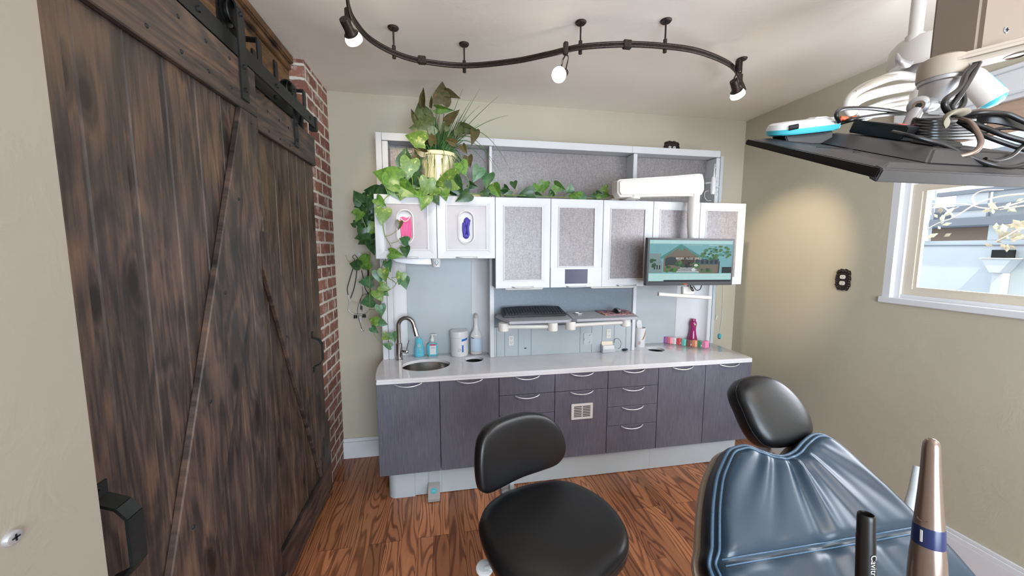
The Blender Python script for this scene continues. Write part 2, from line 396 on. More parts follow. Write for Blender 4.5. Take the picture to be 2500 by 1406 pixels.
def obj(name, mb, mats, parent=None, smooth=True, label=None, angle=None, origin=None, recalc=True):
    me = bpy.data.meshes.new(name); 
    bmesh.ops.remove_doubles(mb.b, verts=mb.b.verts, dist=1e-6)
    if recalc: bmesh.ops.recalc_face_normals(mb.b, faces=mb.b.faces[:])
    mb.b.to_mesh(me); mb.b.free()
    if not isinstance(mats, (list, tuple)): mats = [mats]
    for q in mats: me.materials.append(q)
    o = bpy.data.objects.new(name, me); C.objects.link(o)
    base = wloc(parent) if parent is not None else Vector((0, 0, 0))
    if parent is None:
        if origin is None and len(me.vertices):
            xs = [v.co for v in me.vertices]; lo = Vector([min(v[i] for v in xs) for i in range(3)]); hi = Vector([max(v[i] for v in xs) for i in range(3)])
            origin = Vector(((lo.x+hi.x)/2, (lo.y+hi.y)/2, lo.z))
        origin = Vector(origin); me.transform(Matrix.Translation(-origin)); o.location = origin
    else:
        me.transform(Matrix.Translation(-base)); o.parent = parent
    if smooth:
        for p in me.polygons: p.use_smooth = True
        rnd_ = mb.round; me.set_sharp_from_angle(angle=math.radians(angle or (48 if rnd_ else 36)))
        if not rnd_ and angle is None:
            wn = o.modifiers.new('weighted', 'WEIGHTED_NORMAL'); wn.keep_sharp = True; wn.weight = 90
    if label: o['label'] = label
    return o
def thing(name, label, cat, loc, group=None):
    o = bpy.data.objects.new(name, None); C.objects.link(o); o.location = loc; o.empty_display_size = 0.05
    o['label'] = label; o['category'] = cat
    if group: o['group'] = group
    return o
def tag(o, label, cat, group=None):
    o['label'] = label; o['category'] = cat
    if group: o['group'] = group
    return o
def struct(name, mb, mats, parent=None, label=None, smooth=True):
    o = obj(name, mb, mats, parent, smooth, label, origin=(0, 0, 0) if parent is None else None)
    if parent is None: o['kind'] = 'structure'
    return o
def text_mb(txt, size, origin, xdir, ydir, depth=0.0006, align='CENTER', mi=0, mb=None):
    cu = bpy.data.curves.new('t', 'FONT'); cu.body = txt; cu.size = size; cu.align_x = align; cu.align_y = 'CENTER'; cu.extrude = depth; cu.resolution_u = 3
    to = bpy.data.objects.new('t', cu); C.objects.link(to); bpy.context.view_layer.update()
    me = bpy.data.meshes.new_from_object(to.evaluated_get(bpy.context.evaluated_depsgraph_get()))
    bpy.data.objects.remove(to); bpy.data.curves.remove(cu)
    xd, yd = Vector(xdir).normalized(), Vector(ydir).normalized(); zd = xd.cross(yd)
    mt = Matrix.Identity(4)
    for i in range(3): mt[i][0] = xd[i]; mt[i][1] = yd[i]; mt[i][2] = zd[i]; mt[i][3] = Vector(origin)[i]
    me.transform(mt); mb = mb or MB(); nf = len(mb.b.faces); mb.b.from_mesh(me); mb.b.faces.ensure_lookup_table()
    for f in mb.b.faces[nf:]: f.material_index = mi
    bpy.data.meshes.remove(me); return mb
def boolean(o, cutters):
    for cmb in cutters:
        me = bpy.data.meshes.new('c'); cmb.b.to_mesh(me); cmb.b.free(); me.transform(Matrix.Translation(-wloc(o)))
        co = bpy.data.objects.new('c', me); C.objects.link(co); co.location = wloc(o)
        md = o.modifiers.new('b', 'BOOLEAN'); md.operation = 'DIFFERENCE'; md.object = co; md.solver = 'EXACT'
        bpy.context.view_layer.update()
        nm = bpy.data.meshes.new_from_object(o.evaluated_get(bpy.context.evaluated_depsgraph_get()))
        o.modifiers.clear(); old = o.data; o.data = nm; bpy.data.meshes.remove(old)
        bpy.data.objects.remove(co); bpy.data.meshes.remove(me)
    for p in o.data.polygons: p.use_smooth = True
    o.data.set_sharp_from_angle(angle=math.radians(35))
def cushion(outline, nrm, thick, dome, rings=None, sub=4):
    """closed smooth outline (3D points), soft pad: dome along nrm, thickness the other way"""
    nrm = Vector(nrm).normalized(); P = crom([Vector(p) for p in outline], sub, True); n = len(P)
    c = sum(P, Vector((0, 0, 0)))/n
    prof = rings or [(0.0, -thick), (0.5, -thick), (0.86, -thick), (0.955, -thick*0.9), (0.99, -thick*0.62), (1.0, -thick*0.3), (0.99, 0.0), (0.965, dome*0.35), (0.92, dome*0.58), (0.84, dome*0.76), (0.72, dome*0.88), (0.55, dome*0.96), (0.3, dome), (0.0, dome)]
    mb = MB(); prev = None; fs = []
    for (sc, h) in prof:
        ring = [mb.b.verts.new(c+nrm*h)] if sc == 0 else [mb.b.verts.new(c+(p-c)*sc+nrm*h) for p in P]
        if prev is not None:
            for k in range(n):
                k2 = (k+1) % n
                if len(prev) == 1: fs.append(mb.b.faces.new((prev[0], ring[k], ring[k2])))
                elif len(ring) == 1: fs.append(mb.b.faces.new((prev[k], prev[k2], ring[0])))
                else: fs.append(mb.b.faces.new((prev[k], prev[k2], ring[k2], ring[k])))
        prev = ring
    bmesh.ops.recalc_face_normals(mb.b, faces=mb.b.faces[:]); return mb, P

# ================================================================== SETTING
XR, YB, ZC = 2.48, 2.79, 2.603
struct('floor', MB().box(-1.6, XR+.15, -2.5, YB+.15, -.1, 0), M['oak'], smooth=False)
struct('ceiling', MB().box(-1.6, XR+.15, -2.5, YB+.15, ZC, ZC+.1), M['ceil'], smooth=False)
struct('wall_back', MB().box(-1.6, XR+.15, YB, YB+.12, 0, ZC), M['wall'], smooth=False)
wy0, wy1, wz0, wz1 = 0.05, 1.70, 1.27, 2.23
struct('wall_right', MB().box(XR, XR+.12, wy1, YB, 0, ZC).box(XR, XR+.12, -2.5, wy0, 0, ZC).box(XR, XR+.12, wy0, wy1, 0, wz0).box(XR, XR+.12, wy0, wy1, wz1, ZC), M['wall'], smooth=False)
struct('wall_left', MB().box(-1.0, -.86, .6, 2.37, 0, ZC), M['wall'], smooth=False)
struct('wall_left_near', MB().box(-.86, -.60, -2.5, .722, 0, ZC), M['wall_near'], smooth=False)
struct('wall_chimney', MB().box(-1.0, -.757, 2.37, YB, 0, ZC), M['brick'], smooth=False)
# rear wall with a window opening behind the viewpoint
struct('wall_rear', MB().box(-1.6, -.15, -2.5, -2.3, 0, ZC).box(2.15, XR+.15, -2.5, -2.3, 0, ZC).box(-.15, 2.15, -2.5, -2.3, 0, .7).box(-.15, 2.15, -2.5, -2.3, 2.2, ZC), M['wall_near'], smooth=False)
def base_prof(h): return h
bb = MB().box(-.757, XR, YB-.018, YB, 0, .125).box(-.757, XR, YB-.012, YB, .125, .15, .003)
struct('baseboard_back', bb, M['trim'])
bb = MB().box(XR-.02, XR, -2.3, YB-.018, 0, .12).box(XR-.016, XR, -2.3, YB-.018, .12, .142, .003).box(XR-.010, XR, -2.3, YB-.018, .142, .16, .003)
struct('baseboard_right', bb, M['trim'])
# --- right window: casing, sashes, panes, roman shade
w = thing('window_1', '', '', (XR, 1.0, wz0)); del w['label']; del w['category']; w['kind'] = 'structure'
g = MB()
g.box(XR+.0, XR+.115, wy1-.035, wy1, wz0, wz1).box(XR, XR+.115, wy0, wy0+.035, wz0, wz1).box(XR-.012, XR+.115, wy0, wy1+.012, wz0-.022, wz0+.01, .003).box(XR, XR+.115, wy0, wy1, wz1-.02, wz1)
g.box(XR+.036, XR+.117, wy0+.01, wy1-.01, wz0+.002, wz0+.03).box(XR+.03, XR+.118, wy1-.062, wy1-.034, wz0, wz1).box(XR+.03, XR+.118, wy0+.03, wy0+.06, wz0, wz1)
struct('jamb', g, M['trim'], w)
struct('casing', MB().box(XR-.022, XR, wy0-.05, wy1+.02, wz1, wz1+.10, .004).box(XR-.03, XR, wy0-.06, wy1+.03, wz1+.10, wz1+.12, .003), M['trim'], w)
def sash(z0, z1, x0):
    g = MB(); t = .05; y0, y1 = wy0+.04, wy1-.055
    g.box(x0, x0+.03, y1-t, y1, z0, z1).box(x0, x0+.03, y0, y0+t, z0, z1).box(x0, x0+.0295, y0+t, y1-t, z0, z0+t).box(x0, x0+.0295, y0+t, y1-t, z1-t+.01, z1)
    g.box(x0+.006, x0+.024, y1-t-.016, y1-t, z0+t, z1-t+.01).box(x0+.006, x0+.024, y0+t, y0+t+.016, z0+t, z1-t+.01).box(x0+.0066, x0+.0234, y0+t, y1-t, z0+t, z0+t+.012)
    o = struct('sash', g, M['sash'], w)
    struct('pane', MB().box(x0+.012, x0+.016, y0+t-.005, y1-t+.005, z0+t-.005, z1-t+.015), M['glass'], o, smooth=False)
sash(wz0+.012, 1.90, XR+.045); sash(1.87, wz1-.02, XR+.08)
g = MB()
for i in range(3): g.box(XR+.012+.006*i, XR+.022+.006*i, wy0+.04, wy1-.04, 2.07+.045*i, 2.12+.045*i, .004)
tag(obj('window_shade', g, M['blind']), 'folded tan fabric shade at the top of the right window', 'window shade')
# rear window frame
w2 = thing('window_2', '', '', (1, -2.4, .7)); del w2['label']; del w2['category']; w2['kind'] = 'structure'
g = MB().box(-.15, -.09, -2.32, -2.28, .7, 2.2).box(2.09, 2.15, -2.32, -2.28, .7, 2.2).box(-.15, 2.15, -2.32, -2.28, .7, .76).box(-.15, 2.15, -2.32, -2.28, 2.14, 2.2).box(.97, 1.03, -2.32, -2.28, .7, 2.2)
struct('window_frame', g, M['trim'], w2)
# header board above the doors
g = MB().box(-.86, -.835, .7, 2.37, 2.26, ZC, 0).box(-.836, -.80, .7, 2.345, ZC-.045, ZC, .006).box(-.836, -.815, .7, 2.345, ZC-.075, ZC-.045, .004)
struct('trim_1', g, M['header'])
# wall screw on near wall
p = PX(25, 1313, -.60)
s1 = thing('wall_bolt', 'round grey bolt cap low on the beige wall at far left', 'bolt', p)
obj('cap', MB().lathe([(0, .006), (.006, .007), (.0095, .006), (.011, .002), (.011, 0), (0, 0)], p, (1, 0, 0), 24), M['alu'], s1)
obj('slot', MB().box(p.x+.0065, p.x+.0075, p.y-.005, p.y+.005, p.z-.001, p.z+.001).box(p.x+.0065, p.x+.0075, p.y-.001, p.y+.001, p.z-.005, p.z+.005), M['iron'], s1)

# ================================================================== BARN DOORS
def barn_door(name, label, xf, y0, y1, nplank, mplank, ztop=2.185, zbot=.035, brace=None, seams=None):
    """xf = x of the overlay face; planks lie 2 cm behind"""
    t = thing(name, label, 'door', ((xf-.02), (y0+y1)/2, zbot), 'sliding barn doors')
    xp = xf-.02; g = MB(); pw = (y1-y0)/nplank
    edges = [y0+pw*i for i in range(nplank+1)] if seams is None else seams
    for ya, yb in zip(edges, edges[1:]):
        g.box(xp-.018, xp, ya+.0002, yb-.0002, zbot, ztop, .0035, 1)
    obj('plank_panel', g, mplank, t)
    obj('top_rail', MB().box(xp+.0005, xf, y0, y1, 2.025, ztop, .003, 1), M['barn_y'], t)
    obj('bottom_rail', MB().box(xp+.0005, xf, y0, y1, zbot, .21, .003, 1), M['barn_y'], t)
    for pts in brace:
        obj('brace', MB().prism([(xp+.0005, a, b) for a, b in pts], (xf-xp-.0005, 0, 0), .003, 1), M['barn_z'], t)
    return t
def screws(t, xf, pts):
    for (y, z) in pts:
        obj('screw', MB().lathe([(0, .0025), (.004, .0022), (.0058, .0005), (.0058, -.002)], (xf, y, z), (1, 0, 0), 12), M['iron'], t)
XF, XK = -.665, -.725
fd = barn_door('barn_door', 'dark stained plank barn door nearest the viewer, half behind the beige wall', XF, .64, 1.562, 8, M['barn'], seams=[.64, .76, .882, 1.0, 1.12, 1.24, 1.362, 1.48, 1.562],
    brace=[[(.60+.0, .21), (.78, .21), (1.50+.062, 1.99), (1.562, 2.025), (1.448, 2.025)]])
# brace sits as a long diagonal from the lower left to the upper right corner
for ch in list(fd.children):
    if ch.name.startswith('brace'): bpy.data.objects.remove(ch)
y_at = lambda z: .80+(z-.21)*(1.448-.80)/(2.025-.21)
bl = [PX(590, 262, XF), PX(530, 620, XF), PX(475, 1000, XF), PX(420, 1406, XF)]
sl = (bl[0].y-bl[3].y)/(bl[0].z-bl[3].z); y_at = lambda z: bl[0].y+(z-bl[0].z)*sl
obj('brace', MB().prism([(XF-.0195, y_at(.21), .21), (XF-.0195, y_at(.21)+.17, .21), (XF-.0195, 1.562, 1.70), (XF-.0195, 1.562, 2.025), (XF-.0195, y_at(2.025), 2.025)], (.0195, 0, 0), .003, 1), M['barn_z'], fd)
bk = barn_door('barn_door', 'dark stained plank barn door at the back, beside the brick chimney', XK, 1.42, 2.385, 9, M['barn2'], seams=[1.42, 1.47, 1.60, 1.73, 1.876, 2.03, 2.145, 2.26, 2.385], brace=[])
b1 = PX(657, 700, XK); b2 = PX(788, 1165, XK); sk = (b2.y-b1.y)/(b2.z-b1.z); yk = lambda z: b1.y+(z-b1.z)*sk
obj('brace', MB().prism([(XK-.0195, yk(.21), .21), (XK-.0195, 2.385, .21), (XK-.0195, 2.385, .45), (XK-.0195, yk(1.62)+.12, 1.62), (XK-.0195, yk(1.62), 1.62)], (.0195, 0, 0), .003, 1), M['barn_z'], bk)
scr = [(435, 40), (358, 63), (503, 100), (443, 126), (560, 142), (510, 174), (565, 213), (583, 486), (550, 715), (514, 980), (472, 1287), (613, 300)]
screws(fd, XF, [(PX(x, y, XF).y, PX(x, y, XF).z) for x, y in scr])
scr = [(653, 272), (682, 294), (704, 312), (657, 321), (684, 340), (708, 356), (700, 822), (735, 948), (783, 1120), (781, 1200), (760, 1265), (803, 1200), (788, 1240)]
screws(bk, XK, [(PX(x, y, XK).y, PX(x, y, XK).z) for x, y in scr])
# pulls
def pull(parent, xf, y, z0, z1, out=.052, wd=.022):
    g = MB(); w2_ = wd/2
    g.box(xf, xf+.004, y-w2_, y+w2_, z1, z1+.035, .001).box(xf, xf+.004, y-w2_, y+w2_, z0-.035, z0, .001)
    prof = [(xf+.001, z1+.004), (xf+out*.7, z1-.012), (xf+out, z1-.035), (xf+out, z0+.035), (xf+out*.7, z0+.012), (xf+.001, z0-.004)]
    for a, b in zip(prof, prof[1:]):
        d = Vector((b[0]-a[0], 0, b[1]-a[1])).normalized(); n = Vector((-d.z, 0, d.x))*.003
        q = [Vector((a[0], 0, a[1]))-n, Vector((b[0], 0, b[1]))-n, Vector((b[0], 0, b[1]))+n, Vector((a[0], 0, a[1]))+n]
        g.prism([(v.x, y-w2_, v.z) for v in q], (0, wd, 0))
    o = obj('pull_handle', g, M['iron'], parent)
    for zz in (z1+.024, z0-.024): obj('screw', MB().lathe([(0, .003), (.003, .0025), (.004, 0)], (xf+.004, y, zz), (1, 0, 0), 10), M['iron'], o)
pull(fd, XF, .80, .895, 1.065, .055, .036)
pull(bk, XK, 2.165, .90, 1.06, .05, .026)
# hangers with rollers
def hanger(parent, xo, y, z0, zt, xrail):
    g = MB(); w2_ = .024
    g.box(xo, xo+.006, y-w2_, y+w2_, z0, zt, .001)
    pts = []
    for k in range(9):
        a = PI*k/8; pts.append((xo+.003-.028+.028*math.cos(a), zt+.028*math.sin(a)))
    for a, b in zip(pts, pts[1:]):
        d = Vector((b[0]-a[0], 0, b[1]-a[1])).normalized(); n = Vector((-d.z, 0, d.x))*.003
        q = [Vector((a[0], 0, a[1]))-n, Vector((b[0], 0, b[1]))-n, Vector((b[0], 0, b[1]))+n, Vector((a[0], 0, a[1]))+n]
        g.prism([(v.x, y-w2_, v.z) for v in q], (0, 2*w2_, 0))
    g.box(xo-.056, xo-.050, y-w2_, y+w2_, zt-.09, zt, .001)
    o = obj('hanger_strap', g, M['iron'], parent)
    zc = zt-.012
    obj('roller', MB().lathe([(0, -.012), (.040, -.012), (.042, -.009), (.030, -.004), (.030, .004), (.042, .009), (.040, .012), (0, .012)], (xo-.025, y, zc), (1, 0, 0), 28), M['black'], o)
    for zz in (zc, z0+.11, z0+.035): obj('bolt', MB().lathe([(0, .006), (.007, .006), (.008, 0)], (xo+.006, y, zz), (1, 0, 0), 6), M['iron'], o)
hanger(fd, XF, 1.475, 2.055, 2.345, -.69)
hanger(fd, XF, .85, 2.055, 2.345, -.69)
hanger(bk, XK, 2.10, 2.06, 2.345, -.75)
hanger(bk, XK, 1.60, 2.06, 2.345, -.75)
def rail(name, label, x, y0, y1, z0, z1, ys, wall=-.835):
    t = thing(name, label, 'rail', (x, (y0+y1)/2, z0), 'barn door rails')
    obj('flat_bar', MB().box(x-.003, x+.003, y0, y1, z0, z1, .0008), M['iron'], t)
    obj('end_stop', MB().box(x-.03, x+.008, y1-.03, y1, z0-.012, z1+.004, .002), M['iron'], t)
    for y in ys: obj('bolt', MB().lathe([(0, .006), (.008, .006), (.009, 0)], (x+.003, y, (z0+z1)/2), (1, 0, 0), 6), M['iron'], t)
    return t
rl = rail('door_rail', 'black flat iron rail in front, carrying the nearer barn door', -.694, .75, 2.325, 2.213, 2.272, (.95, 1.30, 1.82, 2.22))
rk = rail('door_rail', 'black flat iron rail behind, carrying the rear barn door', -.752, .75, 2.28, 2.213, 2.272, (.95, 1.30, 1.95))
for y in (1.30, 1.70, 2.18):
    g = MB().box(-.832, -.826, y-.018, y+.018, 2.30, 2.50, .001).box(-.826, -.700, y-.018, y+.018, 2.36, 2.366, .001).box(-.706, -.700, y-.018, y+.018, 2.272, 2.362, .001)
    obj('bypass_bracket', g, M['iron'], rl)
for y in (1.45, 1.95):
    obj('bypass_bracket', MB().box(-.832, -.826, y-.016, y+.016, 2.24, 2.44, .001).box(-.83, -.757, y-.016, y+.016, 2.235, 2.241, .001), M['iron'], rk)

# ================================================================== TRACK LIGHT
ZT = 2.485
tp = [PZ(x, y, ZT) for x, y in [(846, -60), (847, -20), (852, 20), (868, 55), (905, 97), (965, 130), (1030, 149), (1134, 160), (1250, 150), (1340, 132), (1417, 115), (1530, 108), (1625, 113), (1700, 124), (1765, 148), (1795, 170), (1812, 205), (1819, 222)]]
tr = thing('track_light_rail', 'dark bronze S-curved double rail hanging under the ceiling on thin stems', 'track light', (.5, 1.6, ZT))
pth = crom(tp, 6)
obj('rail', MB().tube([q+Vector((0, 0, .008)) for q in pth], .0062, 8).tube([q-Vector((0, 0, .008)) for q in pth], .0062, 8), M['bronze'], tr)
obj('insulator', MB().tube(pth, .003, 6), M['bronze'], tr)
for x, y in [(960, 67), (1133, 107), (1418, 54), (1626, 50), (1812, 143)]:
    c = PZ(x, y, ZC); g = MB()
    o = obj('canopy', MB().lathe([(0, -.006), (.022, -.008), (.026, -.003), (.026, 0)], c, (0, 0, 1), 24), M['bronze'], tr)
    obj('stem', MB().cyl((c.x, c.y, ZC), (c.x, c.y, ZT+.02), .0042, 10).cyl((c.x, c.y, ZT+.035), (c.x, c.y, ZT-.022), .009, 12), M['bronze'], tr)
for x, y in [(1030, 147), (1531, 109)]:
    q = PZ(x, y, ZT); obj('joiner', MB().box(q.x-.02, q.x+.02, q.y-.012, q.y+.012, ZT-.018, ZT+.018, .003), M['bronze'], tr)
spots = [((849, 38), (862, 92), (858, 50), 'leftmost lit spotlight, at the end of the rail near the barn door', (-.12, 2.5, 1.98), .14),
         ((1381, 118), (1366, 182), (1385, 160), 'middle lit spotlight on the rail, its round bulb facing the room', None, .10),
         ((1802, 160), (1800, 228), (1802, 190), 'rightmost lit spotlight, close to the right wall', (2.48, 2.33, 1.46), .12)]
for i, (a, b, c2, lab, aim, ln) in enumerate(spots):
    pa = PZ(a[0], a[1], ZT); t = thing('spotlight', lab, 'spotlight', pa, 'rail spotlights')
    dist = (pa-CAM).length
    pb = CAM+ray(*b).normalized()*(dist*(0.985))
    aimv = Vector(aim) if aim else Vector((-.35, .75, 1.65))
    ax = (aimv-pb).normalized()
    top = pb-ax*.075; 
    obj('clip', MB().box(pa.x-.011, pa.x+.011, pa.y-.011, pa.y+.011, pa.z-.03, pa.z+.028, .004), M['bronze'], t)
    obj('bracket', MB().tube([pa-Vector((0, 0, .028)), pa-Vector((.012, 0, .05)), top+ax*.02+Vector((-.018, 0, 0))], .0035, 8).tube([pa-Vector((0, 0, .028)), pa-Vector((-.01, .01, .045)), top], .003, 8, smooth=4), M['bronze'], t)
    obj('socket', MB().lathe([(0, 0), (.018, 0), (.019, .004), (.019, .042), (.024, .056), (.030, .060), (0, .060)], top, ax, 20), M['bronze'], t)
    obj('bulb', MB().lathe([(.020, .057), (.030, .068), (.035, .080), (.034, .089), (.025, .095), (0, .098)], top, ax, 24), M['bulb'], t)
    tip = top+ax*.115
    l = lamp('spot_beam', 'SPOT', tip, tip+ax, (11, 7, 40)[i], (1.0, 0.83, 0.58), .03, spot=(66, 90, 46)[i], blend=.8)

# ================================================================== ORNATE OUTLETS
def outlet(c, u, v, n, wd, ht, label, rot=False):
    c, u, v, n = Vector(c), Vector(u), Vector(v), Vector(n)
    t = thing('outlet', label, 'outlet', c, 'ornate bronze outlets')
    pts = []; N = 72
    for k in range(N):
        a = 2*PI*k/N; ca, sa = math.cos(a), math.sin(a)
        e = (abs(ca)**4+abs(sa)**4)**-.25
        rr = e*(1+.045*math.sin(11*a)+.02*math.sin(23*a+1))
        pts.append(c+u*(ca*rr*wd/2)+v*(sa*rr*ht/2*(1.06 if sa > .7 else 1)))
    g = MB(); g.prism(pts, n*.008, .002)
    for k in range(0, N, 3):
        g.ball(c+(pts[k]-c)*.84+n*.009, .0075, 8)
    obj('cover_plate', g, M['bronze'], t)
    du = u if rot else v
    dv = v if rot else u
    for s in (-1, 1):
        cc = c+du*(s*.0195)+n*.008
        q = [cc+dv*(math.cos(2*PI*k/24)*.0165)+du*(max(-.0125, min(.0125, math.sin(2*PI*k/24)*.0165))) for k in range(24)]
        o = obj('receptacle', MB().prism(q, n*.004, .0008, 1), M['plastic_white'], t)
        for e in (-1, 1): 
            cc2 = cc+dv*(e*.006)+du*.003+n*.0041
            obj('slot', MB().prism([cc2+dv*.001+du*.003, cc2-dv*.001+du*.003, cc2-dv*.001-du*.003, cc2+dv*.001-du*.003], n*.0004), M['dark'], o)
        obj('slot', MB().lathe([(0, .0004), (.002, .0004), (.002, 0)], cc-du*.006+n*.0041, n, 10), M['dark'], o)
outlet((XR, 1.915, 1.357), (0, -1, 0), (0, 0, 1), (-1, 0, 0), .088, .128, 'ornate dark bronze outlet plate on the right wall beside the window')
outlet((1.808, YB, 2.352), (1, 0, 0), (0, 0, 1), (0, -1, 0), .135, .105, 'ornate dark bronze outlet plate peeking above the wall unit', True)

# ================================================================== CASEWORK
XS = [-.407, -.042, .321, .684, 1.046, 1.410, 1.767, 2.133]
YD = 2.205
fr = thing('wall_unit', 'tall white wall unit frame with grey back panels behind the hanging cabinets', 'wall unit', (.84, 2.7, .79))
g = MB().box(-.425, -.389, 2.6, 2.785, .79, 2.30, .002); obj('post', g, M['frame_white'], fr)
obj('post', MB().box(-.386, -.350, 2.6, 2.76, .79, 2.247, .002), M['frame_white'], fr)
obj('post', MB().box(2.072, 2.104, 2.6, 2.785, .79, 2.247, .002), M['frame_white'], fr)
obj('post', MB().box(2.108, 2.135, 2.6, 2.785, .79, 2.26, .002), M['plinth'], fr)
obj('post', MB().box(.316, .334, 2.6, 2.76, .79, 2.247, .002), M['frame_white'], fr)
obj('post', MB().box(1.384, 1.414, 2.6, 2.76, .79, 2.247, .002), M['frame_white'], fr)
obj('top_rail', MB().box(-.387, .345, 2.6, 2.785, 2.252, 2.30, .002).box(.3455, 1.372, 2.6, 2.785, 2.252, 2.30, .002).box(1.3725, 2.104, 2.6, 2.785, 2.252, 2.30, .002), M['frame_white'], fr)
for a, b in ((-.350, .315), (.335, 1.383), (1.415, 2.071)):
    obj('upper_panel', MB().box(a, b, 2.71, 2.72, 1.86, 2.25), M['panel_tex'], fr, smooth=False)
def curved(x0, x1, y0, y1, z0, z1, flip):
    g = MB(); n = 10; a = []; 
    for k in range(n+1):
        th = PI/2*k/n
        x = x0+(x1-x0)*(math.sin(th)); y = y0+(y1-y0)*(1-math.cos(th))
        if flip: x = x1-(x-x0)
        a.append((x, y))
    for p_, q_ in zip(a, a[1:]):
        g.face([(p_[0], p_[1], z0), (q_[0], q_[1], z0), (q_[0], q_[1], z1), (p_[0], p_[1], z1)])
    bmesh.ops.remove_doubles(g.b, verts=g.b.verts, dist=1e-5)
    return g
obj('niche_panel', MB().box(-.265, .190, 2.69, 2.70, .79, 1.88), M['grey_panel'], fr, smooth=False)
obj('curved_side', curved(-.350, -.266, 2.69, 2.64, .79, 1.88, True), M['frame_white'], fr)
obj('curved_side', curved(.191, .316, 2.69, 2.62, .79, 1.88, False), M['frame_white'], fr)
obj('niche_panel', MB().box(1.415, 1.85, 2.69, 2.70, .79, 1.88), M['grey_panel'], fr, smooth=False)
obj('curved_side', curved(1.851, 2.071, 2.69, 2.60, .79, 1.88, False), M['frame_white'], fr)
# mid utility column
md = thing('utility_panel', 'slate blue centre backsplash with a pale service panel below it', 'backsplash', (.85, 2.56, .79))
obj('backsplash', MB().box(.336, 1.372, 2.527, 2.545, 1.005, 1.90), M['backsplash'], md, smooth=False)
obj('service_panel', MB().box(.336, 1.372, 2.523, 2.545, .791, 1.003), M['grey_panel'], md, smooth=False)
obj('edge_strip', MB().box(.305, .334, 2.515, 2.60, .791, 1.90, .002), M['frame_white'], md)
obj('edge_strip', MB().box(1.374, 1.40, 2.515, 2.60, .791, 1.90, .002), M['frame_white'], md)
for x in (.352, .409, .507, .600, .968, 1.058, 1.14, 1.235, 1.33): obj('seam', MB().box(x-.0008, x+.0008, 2.5222, 2.5232, .792, 1.0), M['dark'], md)
def small_outlet(x, z):
    o = obj('service_outlet', MB().box(x-.018, x+.018, 2.5195, 2.523, z-.034, z+.034, .002), M['plastic_white'], md)
    for dz in (-.016, .016):
        for dx in (-.006, .006): obj('slot', MB().box(x+dx-.001, x+dx+.001, 2.519, 2.5196, z+dz, z+dz+.008), M['dark'], o)
        obj('slot', MB().box(x-.002, x+.002, 2.519, 2.5196, z+dz-.008, z+dz-.005), M['dark'], o)
small_outlet(.455, .905); small_outlet(1.19, .925)
obj('data_plate', MB().box(.545, .578, 2.521, 2.523, .875, .945, .002), M['grey_panel'], md)
obj('port', MB().box(.550, .566, 2.5205, 2.5225, .842, .848), M['dark'], md)
g = MB(); q = [(1.028+math.copysign(1, math.cos(a))*min(.034, abs(math.cos(a))*.045), math.copysign(1, math.sin(a))*min(.046, abs(math.sin(a))*.058)+.893) for a in [2*PI*k/32 for k in range(32)]]
obj('gas_panel', MB().prism([(x, 2.519, z) for x, z in q], (0, .004, 0), .0015), M['plinth'], md)
for x, z in ((1.045, .92), (1.045, .868), (1.004, .893)): obj('knob', MB().lathe([(0, .008), (.005, .008), (.006, 0)], (x, 2.519, z), (0, -1, 0), 14), M['alu'], md)

def arc_handle(parent, xc, z, y, w_=.155, mat='handle', sag=.012, out=.022):
    pts = []; n = 14
    for k in range(n+1):
        u = -1+2*k/n; s = (1-u*u)
        pts.append((xc+u*w_/2, y-out*s**.6, z-sag*s))
    return obj('handle', MB().tube(pts, .0048, 8, flat=(.9, .9)), M[mat], parent)
def body(t, i, z0, z1, y0, y1, mat, zs=None): 
    x0, x1 = XS[i]+.001, XS[i+1]-.001; th = .016
    zs = zs or z1; g = MB().box(x0, x0+th, y0, y1, z0, zs).box(x1-th, x1, y0, y1, z0, zs).box(x0+th, x1-th, y0, y1, z0, z0+th).box(x0+th, x1-th, y1-th, y1, z0+th, z1)
    return obj('carcass', g, M[mat], t, smooth=False)
labs = ['dark laminate base cabinet door under the sink, leftmost', 'dark laminate base cabinet door, second from the left', 'dark laminate three-drawer base unit behind the stool back', 'dark laminate base cabinet with a white louvred vent', 'dark laminate base unit with four stacked drawers', 'dark laminate base cabinet door right of the four drawers', 'rightmost dark laminate base cabinet door, behind the headrest']
layouts = [[(.183, .757)], [(.183, .757)], [(.637, .757), (.504, .634), (.183, .501)], [(.637, .757), (.183, .634)], [(.637, .757), (.506, .634), (.373, .503), (.183, .370)], [(.183, .757)], [(.183, .757)]]
for i in range(7):
    xc = (XS[i]+XS[i+1])/2; t = thing('base_cabinet', labs[i], 'cabinet', (xc, 2.4, .18), 'base cabinets under the counter')
    b = body(t, i, .183, .757, 2.2245, 2.66, 'dark', .60 if i < 2 or i > 4 else None)
    if i in (0, 1, 5):   # openings continue into the cabinet for sink and waste drops
        pass
    for (a, c3) in layouts[i]:
        nm = 'drawer' if (i in (2, 4) or (i == 3 and a > .5)) else 'door'
        d = obj(nm, MB().box(XS[i]+.0018, XS[i+1]-.0018, YD, 2.2235, a, c3, .0012, 1), M['lam'], t)
        arc_handle(d, xc+(.0 if i else -.0), c3-.006, YD-.002)
        if i == 3 and a < .5:
            v = obj('vent_grille', MB().box(.794, .943, 2.197, 2.2045, .441, .548, .003), M['white'], d)
            for k in range(7):
                z = .46+.011*k
                obj('louvre_slot', MB().box(.812, .865, 2.1962, 2.1972, z, z+.0055).box(.872, .925, 2.1962, 2.1972, z, z+.0055), M['dark'], v)
g = MB(); pr = [(-.367+.05*(1-math.cos(a)), 2.253+.05*(1-math.sin(a))) for a in [PI/2*k/8 for k in range(9)]]
prf = [(-.367, 2.66)] + [(-.367+.05-.05*math.cos(a), 2.253+.05-.05*math.sin(a)) for a in [PI/2*k/8 for k in range(9)]]
xs2 = [-.19, .0]
